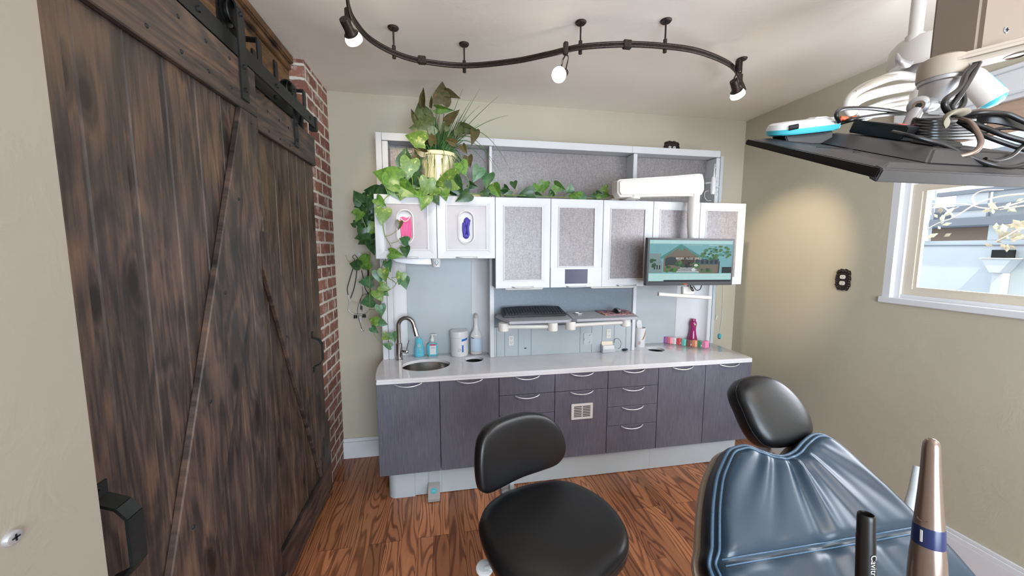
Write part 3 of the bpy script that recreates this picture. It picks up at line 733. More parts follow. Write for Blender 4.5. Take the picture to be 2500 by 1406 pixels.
g.prism([(x, y, 0) for x, y in prf+[(-.205, 2.253), (-.205, 2.66)]], (0, 0, .182))
g.box(-.2042, -.041, 2.2565, 2.66, 0.004, .182).box(-.0402, 1.40, 2.2565, 2.66, .004, .182).box(1.4008, 1.955, 2.2565, 2.66, .004, .182).box(1.956, 2.09, 2.2605, 2.66, .004, .182)
tag(obj('plinth', g, M['plinth']), 'pale grey plinth under the dark base cabinets', 'plinth')
# foot control
ft = thing('foot_control', 'small grey foot control box with a round blue sticker on the floor', 'foot control', (-.07, 2.2, 0))
px0, px1 = -.125, -.052
obj('upright', MB().box(-.12, -.052, 2.249, 2.2565, .05, .18, .001), M['grey_panel'], ft)
obj('pedal', MB().prism([(px0, 2.250, .085), (px0, 2.170, .022), (px0, 2.170, .006), (px0, 2.250, .006)], (px1-px0, 0, 0), .003), M['greysilver'], ft)
n = Vector((0, -.063, .08)).normalized(); n = Vector((0, -.618, .786))
cst = Vector(((px0+px1)/2, 2.207, .0525))
st = obj('sticker', MB().lathe([(0, .0008), (.017, .0008), (.017, 0)], cst+n*.0006, n, 28), M['teal'], ft)
text_mb_ = text_mb('a·dec', .008, cst+n*.0018, (1, 0, 0), n.cross(Vector((1, 0, 0))), .0002); obj('print', text_mb_, M['white'], st)
for x in (px0+.012, px1-.012): obj('foot', MB().cyl((x, 2.178, 0), (x, 2.178, .008), .006, 12), M['black'], ft)

# countertop with cut-outs
ct = []
for x, y in [(-.407, 2.19)]: pass
left = [(-.408, 2.20), (-.425, 2.30), (-.436, 2.42), (-.436, 2.52), (-.430, 2.60), (-.430, 2.785)]
rite = [(2.13, 2.785), (2.13, 2.60), (2.128, 2.40), (2.126, 2.21), (2.118, 2.19), (-.400, 2.19)]
cto = obj('countertop', MB().prism([(x, y, .772) for x, y in (left+rite)[::-1]], (0, 0, .018), .003).box(-.404, 2.122, 2.1915, 2.212, .7585, .774, .002), M['quartz'])
tag(cto, 'glossy white quartz countertop running over all the dark base cabinets', 'countertop')
SC = Vector((-.130, 2.432, .79)); H1 = Vector((.190, 2.502, .79)); H2 = Vector((1.572, 2.515, .79))
boolean(cto, [MB().lathe([(0, -.08), (1, -.08), (1, .05), (0, .05)], SC, (0, 0, 1), 64, .156, .124), MB().lathe([(0, -.08), (.066, -.08), (.066, .05), (0, .05)], H1, (0, 0, 1), 48), MB().lathe([(0, -.08), (.066, -.08), (.066, .05), (0, .05)], H2, (0, 0, 1), 48)])
g = MB().lathe([(1.06, -.0185), (1.0, -.0195), (.97, -.07), (.9, -.12), (.7, -.155), (.3, -.165), (.12, -.168), (0, -.168)], SC, (0, 0, 1), 64, .158, .126)
sk_ = tag(obj('sink', g, M['steel']), 'oval stainless steel sink bowl set into the white countertop', 'sink')
obj('drain', MB().lathe([(0, .002), (.018, .002), (.022, 0)], SC+Vector((0, 0, -.1665)), (0, 0, 1), 24), M['chrome'], sk_)
for c3, lab in ((H1, 'round waste hole in the countertop beside the sink, dark inside'), (H2, 'round waste hole in the countertop near the small boxes, dark inside')):
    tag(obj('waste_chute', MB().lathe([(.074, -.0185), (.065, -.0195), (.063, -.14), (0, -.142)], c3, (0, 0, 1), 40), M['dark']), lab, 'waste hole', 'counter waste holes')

# wall cabinets
YW = 2.348
def framed_door(parent, x0, x1, z0, z1, ix, iz0, iz1, pmat, nm='door'):
    """frame ring with mitred bevel slope and recessed panel"""
    g = MB(); yf = YW; yo = YW+.018
    def rect(a, b, c3, d, y): return [Vector((a, y, c3)), Vector((b, y, c3)), Vector((b, y, d)), Vector((a, y, d))]
    i0, i1 = x0+ix[0], x1-ix[1]
    rs = [rect(x0, x1, z0, z1, yo), rect(x0, x1, z0, z1, yf+.002), rect(x0+.002, x1-.002, z0+.002, z1-.002, yf), rect(x0+ix[0]*.35, x1-ix[1]*.35, z0+(iz0-z0)*.35, z1-(z1-iz1)*.35, yf), rect(i0-.007, i1+.007, iz0-.007, iz1+.007, yf+.008), rect(i0-.005, i1+.005, iz0-.005, iz1+.005, yf+.004), rect(i0, i1, iz0, iz1, yf+.004), rect(i0, i1, iz0, iz1, yf+.012)]
    vs = [[g.b.verts.new(p) for p in r_] for r_ in rs]
    for A, B in zip(vs, vs[1:]):
        for k in range(4): g.b.faces.new((A[k], A[(k+1) % 4], B[(k+1) % 4], B[k]))
    g.b.faces.new(vs[0][::-1])
    d = obj(nm, g, M['frame_white'], parent, angle=20)
    return d
def oval(cx, cz, rx, rz, y, n=40, k=1.0):
    out = []
    for j in range(n):
        a = 2*PI*j/n; s = rz-rx
        out.append(Vector((cx+math.cos(a)*rx*k, y, cz+math.sin(a)*rx*k+(s if math.sin(a) > 0 else -s))))
    return out
glabs = ['glove cabinet at far left with pink gloves in its oval opening', 'glove cabinet beside it, with indigo gloves in its oval opening']
for i in range(2):
    xc = (XS[i]+XS[i+1])/2; t = thing('glove_cabinet', glabs[i], 'cabinet', (xc, 2.5, 1.489), 'short glove cabinets')
    x0, x1 = XS[i]+.0015, XS[i+1]-.0015
    body(t, i, 1.492, 1.872, 2.367, 2.60, 'frame_white')
    d = framed_door(t, x0, x1, 1.489, 1.873, (.060, .055), 1.546, 1.818, None)
    i0, i1 = x0+.060, x1-.055; cx, cz = (xc-.006 if i == 0 else xc-.001), 1.682
    pn = obj('panel', MB().box(i0, i1, YW+.010, YW+.0125, 1.546, 1.818), M['door_panel_plain'], d, smooth=False)
    boolean(pn, [MB().prism(oval(cx, cz, .045, .098, YW-.02), (0, .06, 0))])
    # oval bezel
    g = MB(); rings = [oval(cx, cz, .051, .104, YW+.0095), oval(cx, cz, .052, .105, YW+.001), oval(cx, cz, .047, .100, YW-.001), oval(cx, cz, .043, .096, YW+.003), oval(cx, cz, .040, .093, YW+.017)]
    vs = [[g.b.verts.new(p) for p in r_] for r_ in rings]
    for A, B in zip(vs, vs[1:]):
        for k in range(40): g.b.faces.new((A[k], A[(k+1) % 40], B[(k+1) % 40], B[k]))
    obj('oval_bezel', g, M['white'], d)
    bx = tag(obj('glove_box', MB().box(cx-.10, cx+.10, YW+.034, YW+.10, cz-.125, cz+.125, .003), M['peach' if i == 0 else 'clear']), ('cardboard glove box behind the oval opening with pink gloves' if i == 0 else 'pale glove box behind the oval opening with indigo gloves'), 'glove box')
    g = MB()
    if i == 0:
        for k in range(7): g.tube([(cx-.024+.009*k, YW+.022, cz+.058+.004*math.sin(k*1.3)), (cx-.023+.009*k, YW+.017, cz), (cx-.022+.009*k, YW+.022, cz-.066+.004*math.sin(k))], .0065, 8, smooth=4)
        gl = obj('pink_glove', g, M['pink'])
        obj('cuff_roll', MB().tube([(cx-.026, YW+.014, cz+.052), (cx-.012, YW+.009, cz+.036), (cx+.006, YW+.009, cz+.034), (cx+.022, YW+.011, cz+.048), (cx+.028, YW+.016, cz+.06)], .003, 8, smooth=5).tube([(cx-.02, YW+.012, cz-.058), (cx, YW+.009, cz-.064), (cx+.02, YW+.012, cz-.07)], .003, 8, smooth=5), M['peach'], gl)
        tag(gl, 'folded pink exam gloves showing in the left oval opening', 'gloves')
    else:
        g.ball((cx+.004, YW+.026, cz+.03), .03, 14, (.8, .6, 1.3)).ball((cx-.004, YW+.024, cz-.012), .026, 14, (.8, .6, 1.3)).ball((cx, YW+.018, cz-.052), .019, 14, (1, .7, .95)).tube([(cx+.02, YW+.018, cz+.05), (cx+.01, YW+.01, cz), (cx+.014, YW+.014, cz-.05)], .009, 8, smooth=5).tube([(cx-.014, YW+.018, cz+.03), (cx-.016, YW+.012, cz-.01), (cx-.010, YW+.014, cz-.06)], .009, 8, smooth=5)
        tag(obj('indigo_glove', g, M['purple_glove']), 'crumpled indigo exam gloves showing in the second oval opening', 'gloves')
    obj('handle', MB().tube([(xc-.065, YW-.001, 1.497), (xc-.045, YW-.016, 1.495), (xc+.045, YW-.016, 1.495), (xc+.065, YW-.001, 1.497)], .0045, 8, smooth=4), M['handle'], d)
wl = ['tall white wall cabinet with frosted panel, right of the glove cabinets', 'white wall cabinet with a small touch screen below its frosted panel', 'tall white wall cabinet with frosted panel, left of the monitor', 'white wall cabinet half hidden behind the monitor and its white arm', 'rightmost white wall cabinet, partly behind the monitor']
for j, i in enumerate(range(2, 7)):
    xc = (XS[i]+XS[i+1])/2; t = thing('wall_cabinet', wl[j], 'cabinet', (xc, 2.5, 1.295), 'tall wall cabinets')
    x0, x1 = XS[i]+.0015, XS[i+1]-.0015
    body(t, i, 1.298, 1.872, 2.367, 2.60 if i in (5, 6) else 2.52, 'darkside' if i == 2 else 'frame_white')
    iz0 = 1.436 if i == 3 else 1.349
    d = framed_door(t, x0, x1, 1.295, 1.873, (.058, .057), iz0, 1.817, None)
    obj('panel', MB().box(x0+.058, x1-.057, YW+.010, YW+.0125, iz0, 1.817), M['panel_tex'], d, smooth=False)
    if i == 3:
        obj('screen_surround', MB().box(x0+.001, x1-.001, YW-.006, YW+.001, 1.297, 1.428, .002), M['frame_white'], d)
        s5 = obj('touch_screen', MB().box(.785, .942, YW-.0085, YW-.006, 1.320, 1.416, .001), M['screen_off'], d)
    obj('handle', MB().tube([(xc-.07, YW-.002, 1.304), (xc-.05, YW-.018, 1.300), (xc+.05, YW-.018, 1.300), (xc+.07, YW-.002, 1.304)], .0045, 8, smooth=4), M['handle'], d)
for x0, x1, lab in ((.40, .645, 'slim under-cabinet light bar, left one'), (.99, 1.30, 'slim under-cabinet light bar, right one')):
    tag(obj('under_cabinet_light', MB().box(x0, x1, 2.375, 2.42, 1.282, 1.2975, .004).box(x0-.012, x0+.02, 2.37, 2.425, 1.285, 1.297, .003), M['plastic_white']), lab, 'light bar', 'under-cabinet light bars')
for x0, x1, lab in ((.40, .645, 0), (.99, 1.30, 0)): pass

# dispensers under the glove cabinets
t = thing('dispenser', 'grey bowed towel dispenser tucked under the left glove cabinet', 'dispenser', (-.2, 2.5, 1.44))
a = [PY(x, y, 2.47) for x, y in [(966, 640), (985, 643), (1005, 645), (1025, 645), (1046, 644)]]
q = [(-.335, 1.491), (-.30, 1.468), (-.24, 1.456), (-.17, 1.451), (-.10, 1.449), (-.07, 1.451), (-.07, 1.491)]
obj('housing', MB().prism([(x, 2.45, z) for x, z in q], (0, .14, 0), .004), M['greysilver'], t)
t = thing('cup_dispenser', 'paper cup with purple and teal diamond pattern under the glove cabinets', 'cup', (-.045, 2.45, 1.44))
obj('cup', MB().lathe([(.024, .0), (.033, .055), (.034, .057), (.031, .055), (.022, .002), (0, .002)], (-.052, 2.42, 1.434), (0, 0, 1), 28), M['white'], t)
for s, m_, z in ((.016, 'navy', 1.463), (.0105, 'white', 1.463), (.006, 'teal', 1.463)):
    c3 = Vector((-.048, 2.3895-{.016: 0, .0105: .0007, .006: .0014}[s], z)); obj('printed_diamond', MB().prism([c3+Vector((s*.8, 0, 0)), c3+Vector((0, 0, s*1.25)), c3+Vector((-s*.8, 0, 0)), c3-Vector((0, 0, s*1.25))], (0, .001, 0)), M[m_], t)

# ================================================================== COUNTER ITEMS
ZT0 = .7902
fb = PZ(975, 878, ZT0)
t = thing('faucet', 'tall brushed steel gooseneck faucet beside the sink', 'faucet', fb)
obj('base', MB().lathe([(0, 0), (.024, 0), (.024, .005), (.0215, .008), (.0215, .115), (.0175, .118), (0, .118)], fb, (0, 0, 1), 28), M['steel'], t)
ctr = [fb+Vector((0, 0, .11)), fb+Vector((0, 0, .18)), fb+Vector((0, -.002, .235))]
R_ = .052
for k in range(1, 9):
    a = PI*k/9*1.0; ctr.append(fb+Vector((R_-R_*math.cos(a), -.004*k*.6, .235+R_*math.sin(a)*1.1)))
e = ctr[-1]; ctr += [e+Vector((.008, -.008, -.03)), e+Vector((.022, -.015, -.085))]
obj('spout', MB().tube(ctr[:-1]+[ctr[-2]+(ctr[-1]-ctr[-2])*.2], .0145, 16, smooth=4), M['steel'], t)
obj('spray_head', MB().cyl(ctr[-2]+(ctr[-1]-ctr[-2])*.1, ctr[-1], .0145, 20, .0165), M['steel'], t)
hz = fb+Vector((0, 0, .062))
lv = obj('lever', MB().cyl(hz, hz+Vector((.052, -.01, -.006)), .013, 20).ball(hz+Vector((.05, -.01, -.006)), .0155, 14), M['chrome'], t)
obj('lever_rod', MB().tube([hz+Vector((.05, -.01, .0)), hz+Vector((.058, -.012, .04)), hz+Vector((.07, -.014, .078))], [.004, .0035, .003], 10, smooth=4), M['chrome'], t)

def bottle_box(name, label, c, w_, d_, h_, mat):
    t = thing(name, label, 'bottle', c); return t
c = PZ(1024, 869.5, ZT0)
t = thing('soap_bottle', 'teal liquid soap bottle right behind the faucet spray head', 'bottle', c)
prof = [(0, 0), (.030, 0), (.034, .004), (.033, .065), (.024, .085), (.022, .125), (.021, .13), (0, .13)]
obj('bottle_body', MB().lathe(prof, c, (0, 0, 1), 28, 1.0, .62), M['soap'], t)
obj('label', MB().prism([c+Vector((x, -.0195, z)) for x, z in ((-.012, .03), (.014, .03), (.010, .095), (-.010, .095))], (0, -.0006, 0)), M['clear'], t)
obj('print', text_mb('Dial', .013, c+Vector((0, -.0208, .075)), (1, 0, 0), (0, 0, 1), .0002), M['white'], t)
obj('print', text_mb('~~~', .016, c+Vector((0, -.0208, .02)), (1, 0, 0), (0, 0, 1), .0002), M['white'], t)
obj('cap', MB().lathe([(0, .129), (.010, .129), (.010, .138), (0, .138)], c, (0, 0, 1), 18), M['clear'], t)
c = PZ(1056, 867.5, ZT0)
t = thing('sanitizer_bottle', 'clear pump bottle of hand sanitizer with a red and white label', 'bottle', c)
obj('bottle_body', MB().box(c.x-.031, c.x+.031, c.y-.018, c.y+.018, c.z, c.z+.078, .008, 3), M['soap'], t)
obj('label', MB().box(c.x-.014, c.x+.022, c.y-.0188, c.y-.0182, c.z+.012, c.z+.068), M['white'], t)
obj('label_band', MB().box(c.x-.014, c.x+.022, c.y-.0194, c.y-.0189, c.z+.066, c.z+.074), M['red'], t)
obj('print', text_mb('PURELL', .0085, c+Vector((.004, -.0192, .052)), (1, 0, 0), (0, 0, 1), .0002), M['navy'], t)
obj('shoulder', MB().lathe([(.022, .076), (.014, .088), (.012, .094), (0, .094)], c, (0, 0, 1), 24, 1, .75), M['clear'], t)
obj('pump', MB().lathe([(0, .09), (.0125, .09), (.0125, .106), (.010, .112), (.005, .116), (.004, .128), (0, .128)], c, (0, 0, 1), 20).tube([c+Vector((-.006, 0, .130)), c+Vector((.006, -.002, .131)), c+Vector((.024, -.006, .129)), c+Vector((.026, -.007, .124))], .0042, 8), M['white'], t)
c = PZ(1122, 866, ZT0)
t = thing('wipes_tub', 'large white round tub of disinfecting wipes with blue print', 'tub', c)
obj('tub', MB().lathe([(0, 0), (.052, 0), (.055, .004), (.055, .118), (.058, .12), (.058, .152), (.054, .158), (.046, .160), (0, .160)], c, (0, 0, 1), 40), M['white'], t)
obj('lid', MB().lathe([(.0585, .122), (.0585, .152), (.055, .1585), (.046, .1605), (.045, .1585), (0, .1585)], c, (0, 0, 1), 40), M['white'], t)
def wrap(c, r, a0, a1, z0, z1, off=.0006, n=8, skew=0):
    g = MB(); P0 = []
    for k in range(n+1):
        a = a0+(a1-a0)*k/n; P0.append((c.x+math.cos(a)*(r+off), c.y+math.sin(a)*(r+off), skew*k/n))
    for p, q in zip(P0, P0[1:]): g.face([(p[0], p[1], c.z+z0+p[2]), (q[0], q[1], c.z+z0+q[2]), (q[0], q[1], c.z+z1+q[2]), (p[0], p[1], c.z+z1+p[2])])
    return g
obj('blue_swoosh', wrap(c, .055, -1.35, -.55, .098, .112, skew=.006), M['blue'], t)
obj('blue_bar', wrap(c, .055, -1.32, -1.14, .03, .075), M['blue'], t)
g = MB()
for k in range(6): 
    gg = wrap(c, .055, -2.4, -1.7, .045+.009*k, .0465+.009*k); me = bpy.data.meshes.new('x'); gg.b.to_mesh(me); g.b.from_mesh(me); gg.b.free(); bpy.data.meshes.remove(me)
obj('fine_print', g, M['siding'], t)
a_ = -1.6; obj('emblem_ring', MB().tube([c+Vector((math.cos(a_)*.0556, math.sin(a_)*.0556, .045))+Vector((-math.sin(a_)*math.cos(k*PI/10), math.cos(a_)*math.cos(k*PI/10), 0))*.008+Vector((0, 0, math.sin(k*PI/10)*.008)) for k in range(20)], .0006, 5, closed=True), M['navy'], t)
c = PZ(1163, 862, ZT0)
t = thing('spray_bottle', 'white spray bottle with pale blue label next to the wipes tub', 'bottle', c)
obj('bottle_body', MB().lathe([(0, 0), (.033, 0), (.036, .004), (.036, .108), (.032, .118), (.018, .142), (.013, .165), (.0125, .195), (.0145, .198), (.0145, .215), (0, .215)], c, (0, 0, 1), 32, 1, .8), M['white'], t)
obj('label', wrap(c, .0362, -2.6, -.5, .02, .095, .0), simple('pale_blue_label', (196, 214, 232), .4), t)
obj('stripe', wrap(c, .0366, -2.6, -2.0, .098, .102, .0, skew=-.003), M['navy'], t)
obj('print', text_mb('citrus', .006, c+Vector((-.018, -.0375, .022)), (.9, -.25, 0), (0, 0, 1), .0002), M['navy'], t)
obj('spray_nozzle', MB().hexa([c+Vector(v) for v in ((-.012, -.03, .213), (.012, -.03, .213), (.012, .018, .213), (-.012, .018, .213), (-.010, -.045, .232), (.010, -.045, .232), (.010, .02, .236), (-.010, .02, .236))], .004), M['plastic_white'], t)

for nm_, k_ in (('sanitizer_bottle', 1.16), ('wipes_tub', 1.13), ('spray_bottle', 1.24)):
    o_ = bpy.data.objects[nm_]
    for ch in o_.children_recursive: ch.data.transform(Matrix.Scale(k_, 4))
# card holder
c = PZ(1489, 862, ZT0); X0 = c.x
t = thing('card_holder', 'clear tiered holder of cream appointment cards on the counter', 'card holder', c)
g = MB()
for k in range(4): g.box(X0-.055, X0+.042, c.y+.005+.022*k, c.y+.0065+.022*k, c.z, c.z+.028+.026*k, .0005, 1)
g.box(X0-.055, X0+.042, c.y, c.y+.085, c.z, c.z+.002); g.box(X0-.057, X0-.055, c.y, c.y+.085, c.z, c.z+.06)
obj('holder', g, M['clear'], t)
for k, cm in enumerate(['white', 'peach', 'peach', 'peach']):
    y = c.y+.008+.022*k; z = c.z+.004+.026*k
    cdm = MB(); L = .048
    for j in range(3): cdm.hexa([(X0-.046-.003*k, y+.003*j, z), (X0+.040-.003*k, y+.003*j, z), (X0+.040-.003*k, y+.0024+.003*j, z), (X0-.046-.003*k, y+.0024+.003*j, z), (X0-.046-.003*k, y+.010+.003*j, z+L), (X0+.040-.003*k, y+.010+.003*j, z+L), (X0+.040-.003*k, y+.0124+.003*j, z+L), (X0-.046-.003*k, y+.0124+.003*j, z+L)])
    o = obj('card_stack', cdm, M[cm], t)
obj('print', MB().box(X0-.036, X0-.022, c.y+.0085, c.y+.0088, c.z+.02, c.z+.022).box(X0-.02, X0+.004, c.y+.0085, c.y+.0088, c.z+.012, c.z+.0135), M['brown'], t)
t2 = PZ(1518, 850, ZT0)
tag(obj('thin_cable', MB().tube([PY(1500, 838, 2.53), PY(1500, 829, 2.50), PY(1508, 826, 2.49), PY(1516, 835, 2.49), PY(1514, 848, 2.49), PZ(1505, 853, ZT0+.002), PZ(1500, 855, ZT0+.002)], .0014, 6, smooth=6), M['black']), 'thin looping black cable behind the card holder', 'cable')
a, b = PZ(1522, 857, ZT0), PZ(1543, 848, ZT0)
t = thing('remote_control', 'small dark remote control lying on the counter', 'remote', (a+b)/2)
d = (b-a).normalized(); s_v = Vector((-d.y, d.x, 0))
obj('remote_body', MB().prism([a+s_v*.017, b+s_v*.017, b-s_v*.017, a-s_v*.017], (0, 0, .016), .006, 3), simple('navy_black_plastic', (40, 46, 62), .4), t)
obj('round_pad', MB().lathe([(0, .0175), (.009, .0175), (.010, .016)], a+(b-a)*.35, (0, 0, 1), 20), simple('violet_pad', (84, 74, 170), .4), t)
g = MB()
for k in range(3): g.lathe([(0, .018), (.004, .018), (.004, .016)], a+(b-a)*(.62+.12*k)+s_v*(.004*(k-1)), (0, 0, 1), 12)
obj('button', g, M['greysilver'], t)
# paper roll / cup sleeve
c = PZ(1562, 845, ZT0)
t = thing('paper_canister', 'white canister with copper feather drawing, tissue sticking out', 'canister', c)
obj('canister', MB().lathe([(0, 0), (.036, 0), (.038, .003), (.040, .150), (.037, .150), (.035, .006), (0, .006)], c, (0, 0, 1), 36), M['white'], t)
g = MB()
for k in range(5):
    g.tube([c+Vector((math.cos(a)*.0402, math.sin(a)*.0402, z)) for a, z in ((-1.75, .058), (-1.45, .066+.004*k), (-1.15, .085+.006*k), (-.85, .108+.006*k), (-.62, .118+.004*k))], .0007, 5, smooth=4)
g.tube([c+Vector((math.cos(a)*.0393, math.sin(a)*.0393, z)) for a, z in ((-2.35, .030), (-2.2, .044), (-2.05, .042), (-2.08, .028), (-2.25, .022))], .0018, 6, closed=True, smooth=3)
obj('feather_print', g, M['brown'], t)
obj('tissue', MB().prism([c+Vector(v) for v in ((-.026, .0, .13), (.018, .0, .13), (.006, .002, .205), (-.022, .002, .21), (-.034, 0, .19))], (0, .004, 0), .001, 1), M['white'], t)
# purple bottle
c = Vector((PY(1690, 840, 2.638).x, 2.638, ZT0))
t = thing('water_bottle', 'glossy magenta bottle standing behind the row of small boxes', 'bottle', c)
obj('bottle_body', MB().lathe([(0, 0), (.034, 0), (.037, .004), (.036, .03), (.026, .075), (.022, .11), (.0225, .135), (.0255, .15), (.0255, .168), (.021, .178), (0, .178)], c, (0, 0, 1), 32), M['magenta'], t)
obj('cap', MB().lathe([(0, .2), (.015, .2), (.0175, .196), (.018, .179), (0, .179)], c, (0, 0, 1), 24), M['magenta'], t)
obj('silver_window', MB().ball(c+Vector((0, -.026, .155)), .008, 12, (1, .3, 1.3)), M['chrome'], t)
# small boxes
bxs = [(1624, 822, 1632, 838, (176, 112, 176), 'violet'), (1636, 823, 1648, 841, (236, 140, 150), 'salmon pink'), (1653, 824, 1661, 843, (232, 228, 232), 'white'), (1661, 826, 1669, 845, (220, 84, 92), 'red'), (1671, 826, 1683, 848, (118, 206, 190), 'mint green'), (1680, 828, 1693, 850, (140, 92, 84), 'brown'), (1693, 830, 1704, 851, (236, 160, 130), 'peach'), (1705, 832, 1717, 851, (60, 150, 110), 'green patterned'), (1717, 833, 1736, 850, (232, 140, 176), 'large pink')]
centers = [1628, 1639, 1650, 1662, 1674, 1687, 1700, 1712, 1726]; baseY = [837, 839, 840, 842, 844, 846, 847, 848, 849]
pos = ['leftmost of the row', 'second from the left', 'between the salmon and the red one', 'fourth from the left', 'in the middle of the row', 'just left of the peach one', 'just right of the brown one', 'second from the right', 'rightmost of the row']
for k, (x, y) in enumerate(zip(centers, baseY)):
    c = PZ(x, y, ZT0); w_ = .037 if k < 8 else .048; h_ = .050 if k < 8 else .052; dd = .030
    mt = simple('carton_'+bxs[k][5].replace(' ', '_'), bxs[k][4], .45)
    rot = Matrix.Translation(c) @ Matrix.Rotation(math.radians(14+3*(k % 3)), 4, 'Z')
    hw = w_/2*(.78 if k < 8 else 1)
    o = obj('carton', MB().box(-hw, hw, 0, dd, 0, h_, .0008, 1, rot), mt, origin=c)
    tag(o, 'small %s carton on the counter, %s' % (bxs[k][5], pos[k]), 'box', 'small cartons on the counter')
    if k in (2, 3, 5, 7): obj('printed_dot', MB().lathe([(0, .0006), (.006, .0006), (.006, 0)], rot @ Vector((0, 0, .016)), rot.to_3x3() @ Vector((0, -1, 0)), 18), M['white'], o)
    if k == 7:
        for zz in (.018, .034): obj('printed_stripe', MB().box(-hw, hw, -.0006, 0, zz, zz+.004, 0, 1, rot), M['dark'], o)

# ================================================================== KEYBOARD SHELVES
ZS = 1.105
def shelf(name, label, pts, hubs, arm):
    t = thing(name, label, 'shelf', (pts[0][0], pts[0][1], ZS-.06), 'keyboard shelves')
    obj('shelf_top', MB().prism([(x, y, ZS-.016) for x, y in pts], (0, 0, .016), .005, 3), M['shelfgrey'], t)
    for (x, y) in hubs: obj('hub', MB().lathe([(0, ZS-.070), (.030, ZS-.070), (.033, ZS-.066), (.033, ZS-.022), (.030, ZS-.017), (0, ZS-.017)], (x, y, 0), (0, 0, 1), 28), M['plastic_white'], t)
    obj('arm', MB().tube([(hubs[0][0], hubs[0][1], ZS-.043), (hubs[1][0], hubs[1][1], ZS-.043)], .014, 14), M['plastic_white'], t)
    obj('wall_arm', MB().tube([(hubs[1][0], hubs[1][1], ZS-.045), (hubs[1][0]+.02, 2.521, ZS-.045)], .012, 12), M['plastic_white'], t)
    return t
shelf('keyboard_shelf', 'pale grey swivel shelf on a white arm holding the keyboard', [(.384, 2.197), (.765, 2.190), (.80, 2.23), (.83, 2.46), (.40, 2.49), (.345, 2.47), (.330, 2.42)], [(.358, 2.262), (.665, 2.215)], 0)
shelf('mouse_shelf', 'pale grey swivel shelf on a white arm holding the mouse pad', [(.822, 2.200), (1.245, 2.211), (1.265, 2.235), (1.335, 2.485), (.85, 2.485), (.835, 2.45), (.80, 2.24)], [(.79, 2.232), (1.19, 2.27)], 0)
tag(obj('cup_ring', MB().lathe([(.026, 0), (.030, .001), (.030, .006), (.026, .008), (.022, .006), (.021, .001), (0, .001)], Vector((.905, 2.40, ZS))+Vector((0, 0, .0005)), (0, 0, 1), 32), M['alu']), 'round metal ring set on the grey shelf between keyboard and mouse pad', 'ring')
# keyboard
ka, kb_ = PZ(1231, 775, ZS+.005), PZ(1382, 771, ZS+.005); kd = Vector((0, 0, ZS+.001))
ky = 2.325; kx0, kx1 = .374, .795; dep = .160
t = thing('keyboard', 'black computer keyboard on the left grey shelf', 'keyboard', ((kx0+kx1)/2, ky+.07, ZS))
kcase = obj('case', MB().prism([(kx0, ky, ZS+.001), (kx1, ky, ZS+.001), (kx1-.006, ky+dep*.9, ZS+.001), (kx0+(kx1-kx0)*.72, ky+dep, ZS+.001), (kx0+(kx1-kx0)*.30, ky+dep, ZS+.001), (kx0+.006, ky+dep*.9, ZS+.001)], (0, 0, .018), .005, 3), M['black'], t); kparts = [kcase]
keys = [(r_, cc) for r_ in range(5) for cc in range(20) if not (r_ == 0 and 5 <= cc <= 9)]
first = None
km = simple('key_plastic', (44, 46, 54), .45)
kw = (kx1-kx0-.024)/20
cnt = 0
for (r_, cc) in keys:
    x = kx0+.012+kw*cc; y = ky+.012+r_*.0235
    if first is None:
        first = obj('key', MB().box(x+.001, x+kw-.001, y, y+.020, ZS+.0185, ZS+.0235, .0015, 1), km, t); fx, fy = x, y
    else:
        k_ = first.copy(); C.objects.link(k_); k_.parent = t; k_.location = (x-fx, y-fy, (y-fy)*.2)
kbar = obj('space_bar', MB().box(kx0+.012+kw*5, kx0+.012+kw*10-.001, ky+.012, ky+.032, ZS+.0185, ZS+.0235, .0015, 1), km, t)
for o_, full in ((kcase, True), (first, False), (kbar, False)):
    bz = wloc(o_)
    for v in o_.data.vertices:
        wy = v.co.y+bz.y; wz = v.co.z+bz.z
        if full: v.co.z += (wy-ky)*.2 if wz > ZS+.006 else 0
        else: v.co.z += (wy-ky)*.2
# mouse pad & mouse
m1, m2 = Vector((1.058, 2.30, ZS)), Vector((1.268, 2.30, ZS))
padm = NT('printed_mouse_pad'); nz = padm.noise(padm.coord(), 22, 2, 0.5, 1.5)
padm.base(padm.ramp(nz, [(0.36, (70, 62, 84)), (0.45, (120, 96, 130)), (0.52, (176, 140, 140)), (0.58, (216, 150, 84)), (0.66, (150, 110, 150))])); padm.p(Roughness=.8)
q = [Vector((m.x, m.y, ZS+.0005)) for m in (m1, m2)]
dpt = .17
o = obj('mouse_pad', MB().prism([q[0], q[1], q[1]+Vector((.030, .18, 0)), q[0]+Vector((.004, .18, 0))], (0, 0, .004), .0015), [padm.m])
tag(o, 'colourful printed mouse pad on the right grey shelf', 'mouse pad')
mc = PZ(1511, 768, ZS+.005); mc.y += .015; mc = Vector((1.185, 2.385, ZS+.0045))
t = thing('computer_mouse', 'black and silver computer mouse on the printed mouse pad', 'mouse', mc)
g = MB().ball(mc, .03, 20, (1.0, 1.65, 1.05))
for v in g.b.verts:
    if v.co.z < mc.z: v.co.z = mc.z
obj('shell', g, M['black'], t)
g = MB().ball(mc+Vector((0, -.004, .002)), .0305, 20, (.72, 1.5, 1.05))
for v in g.b.verts:
    if v.co.z < mc.z+.012: v.co.z = mc.z+.012
obj('top_shell', g, M['greysilver'], t)
obj('scroll_wheel', MB().lathe([(0, -.003), (.007, -.003), (.007, .003), (0, .003)], mc+Vector((0, -.032, .024)), (1, 0, 0), 16), M['black'], t)

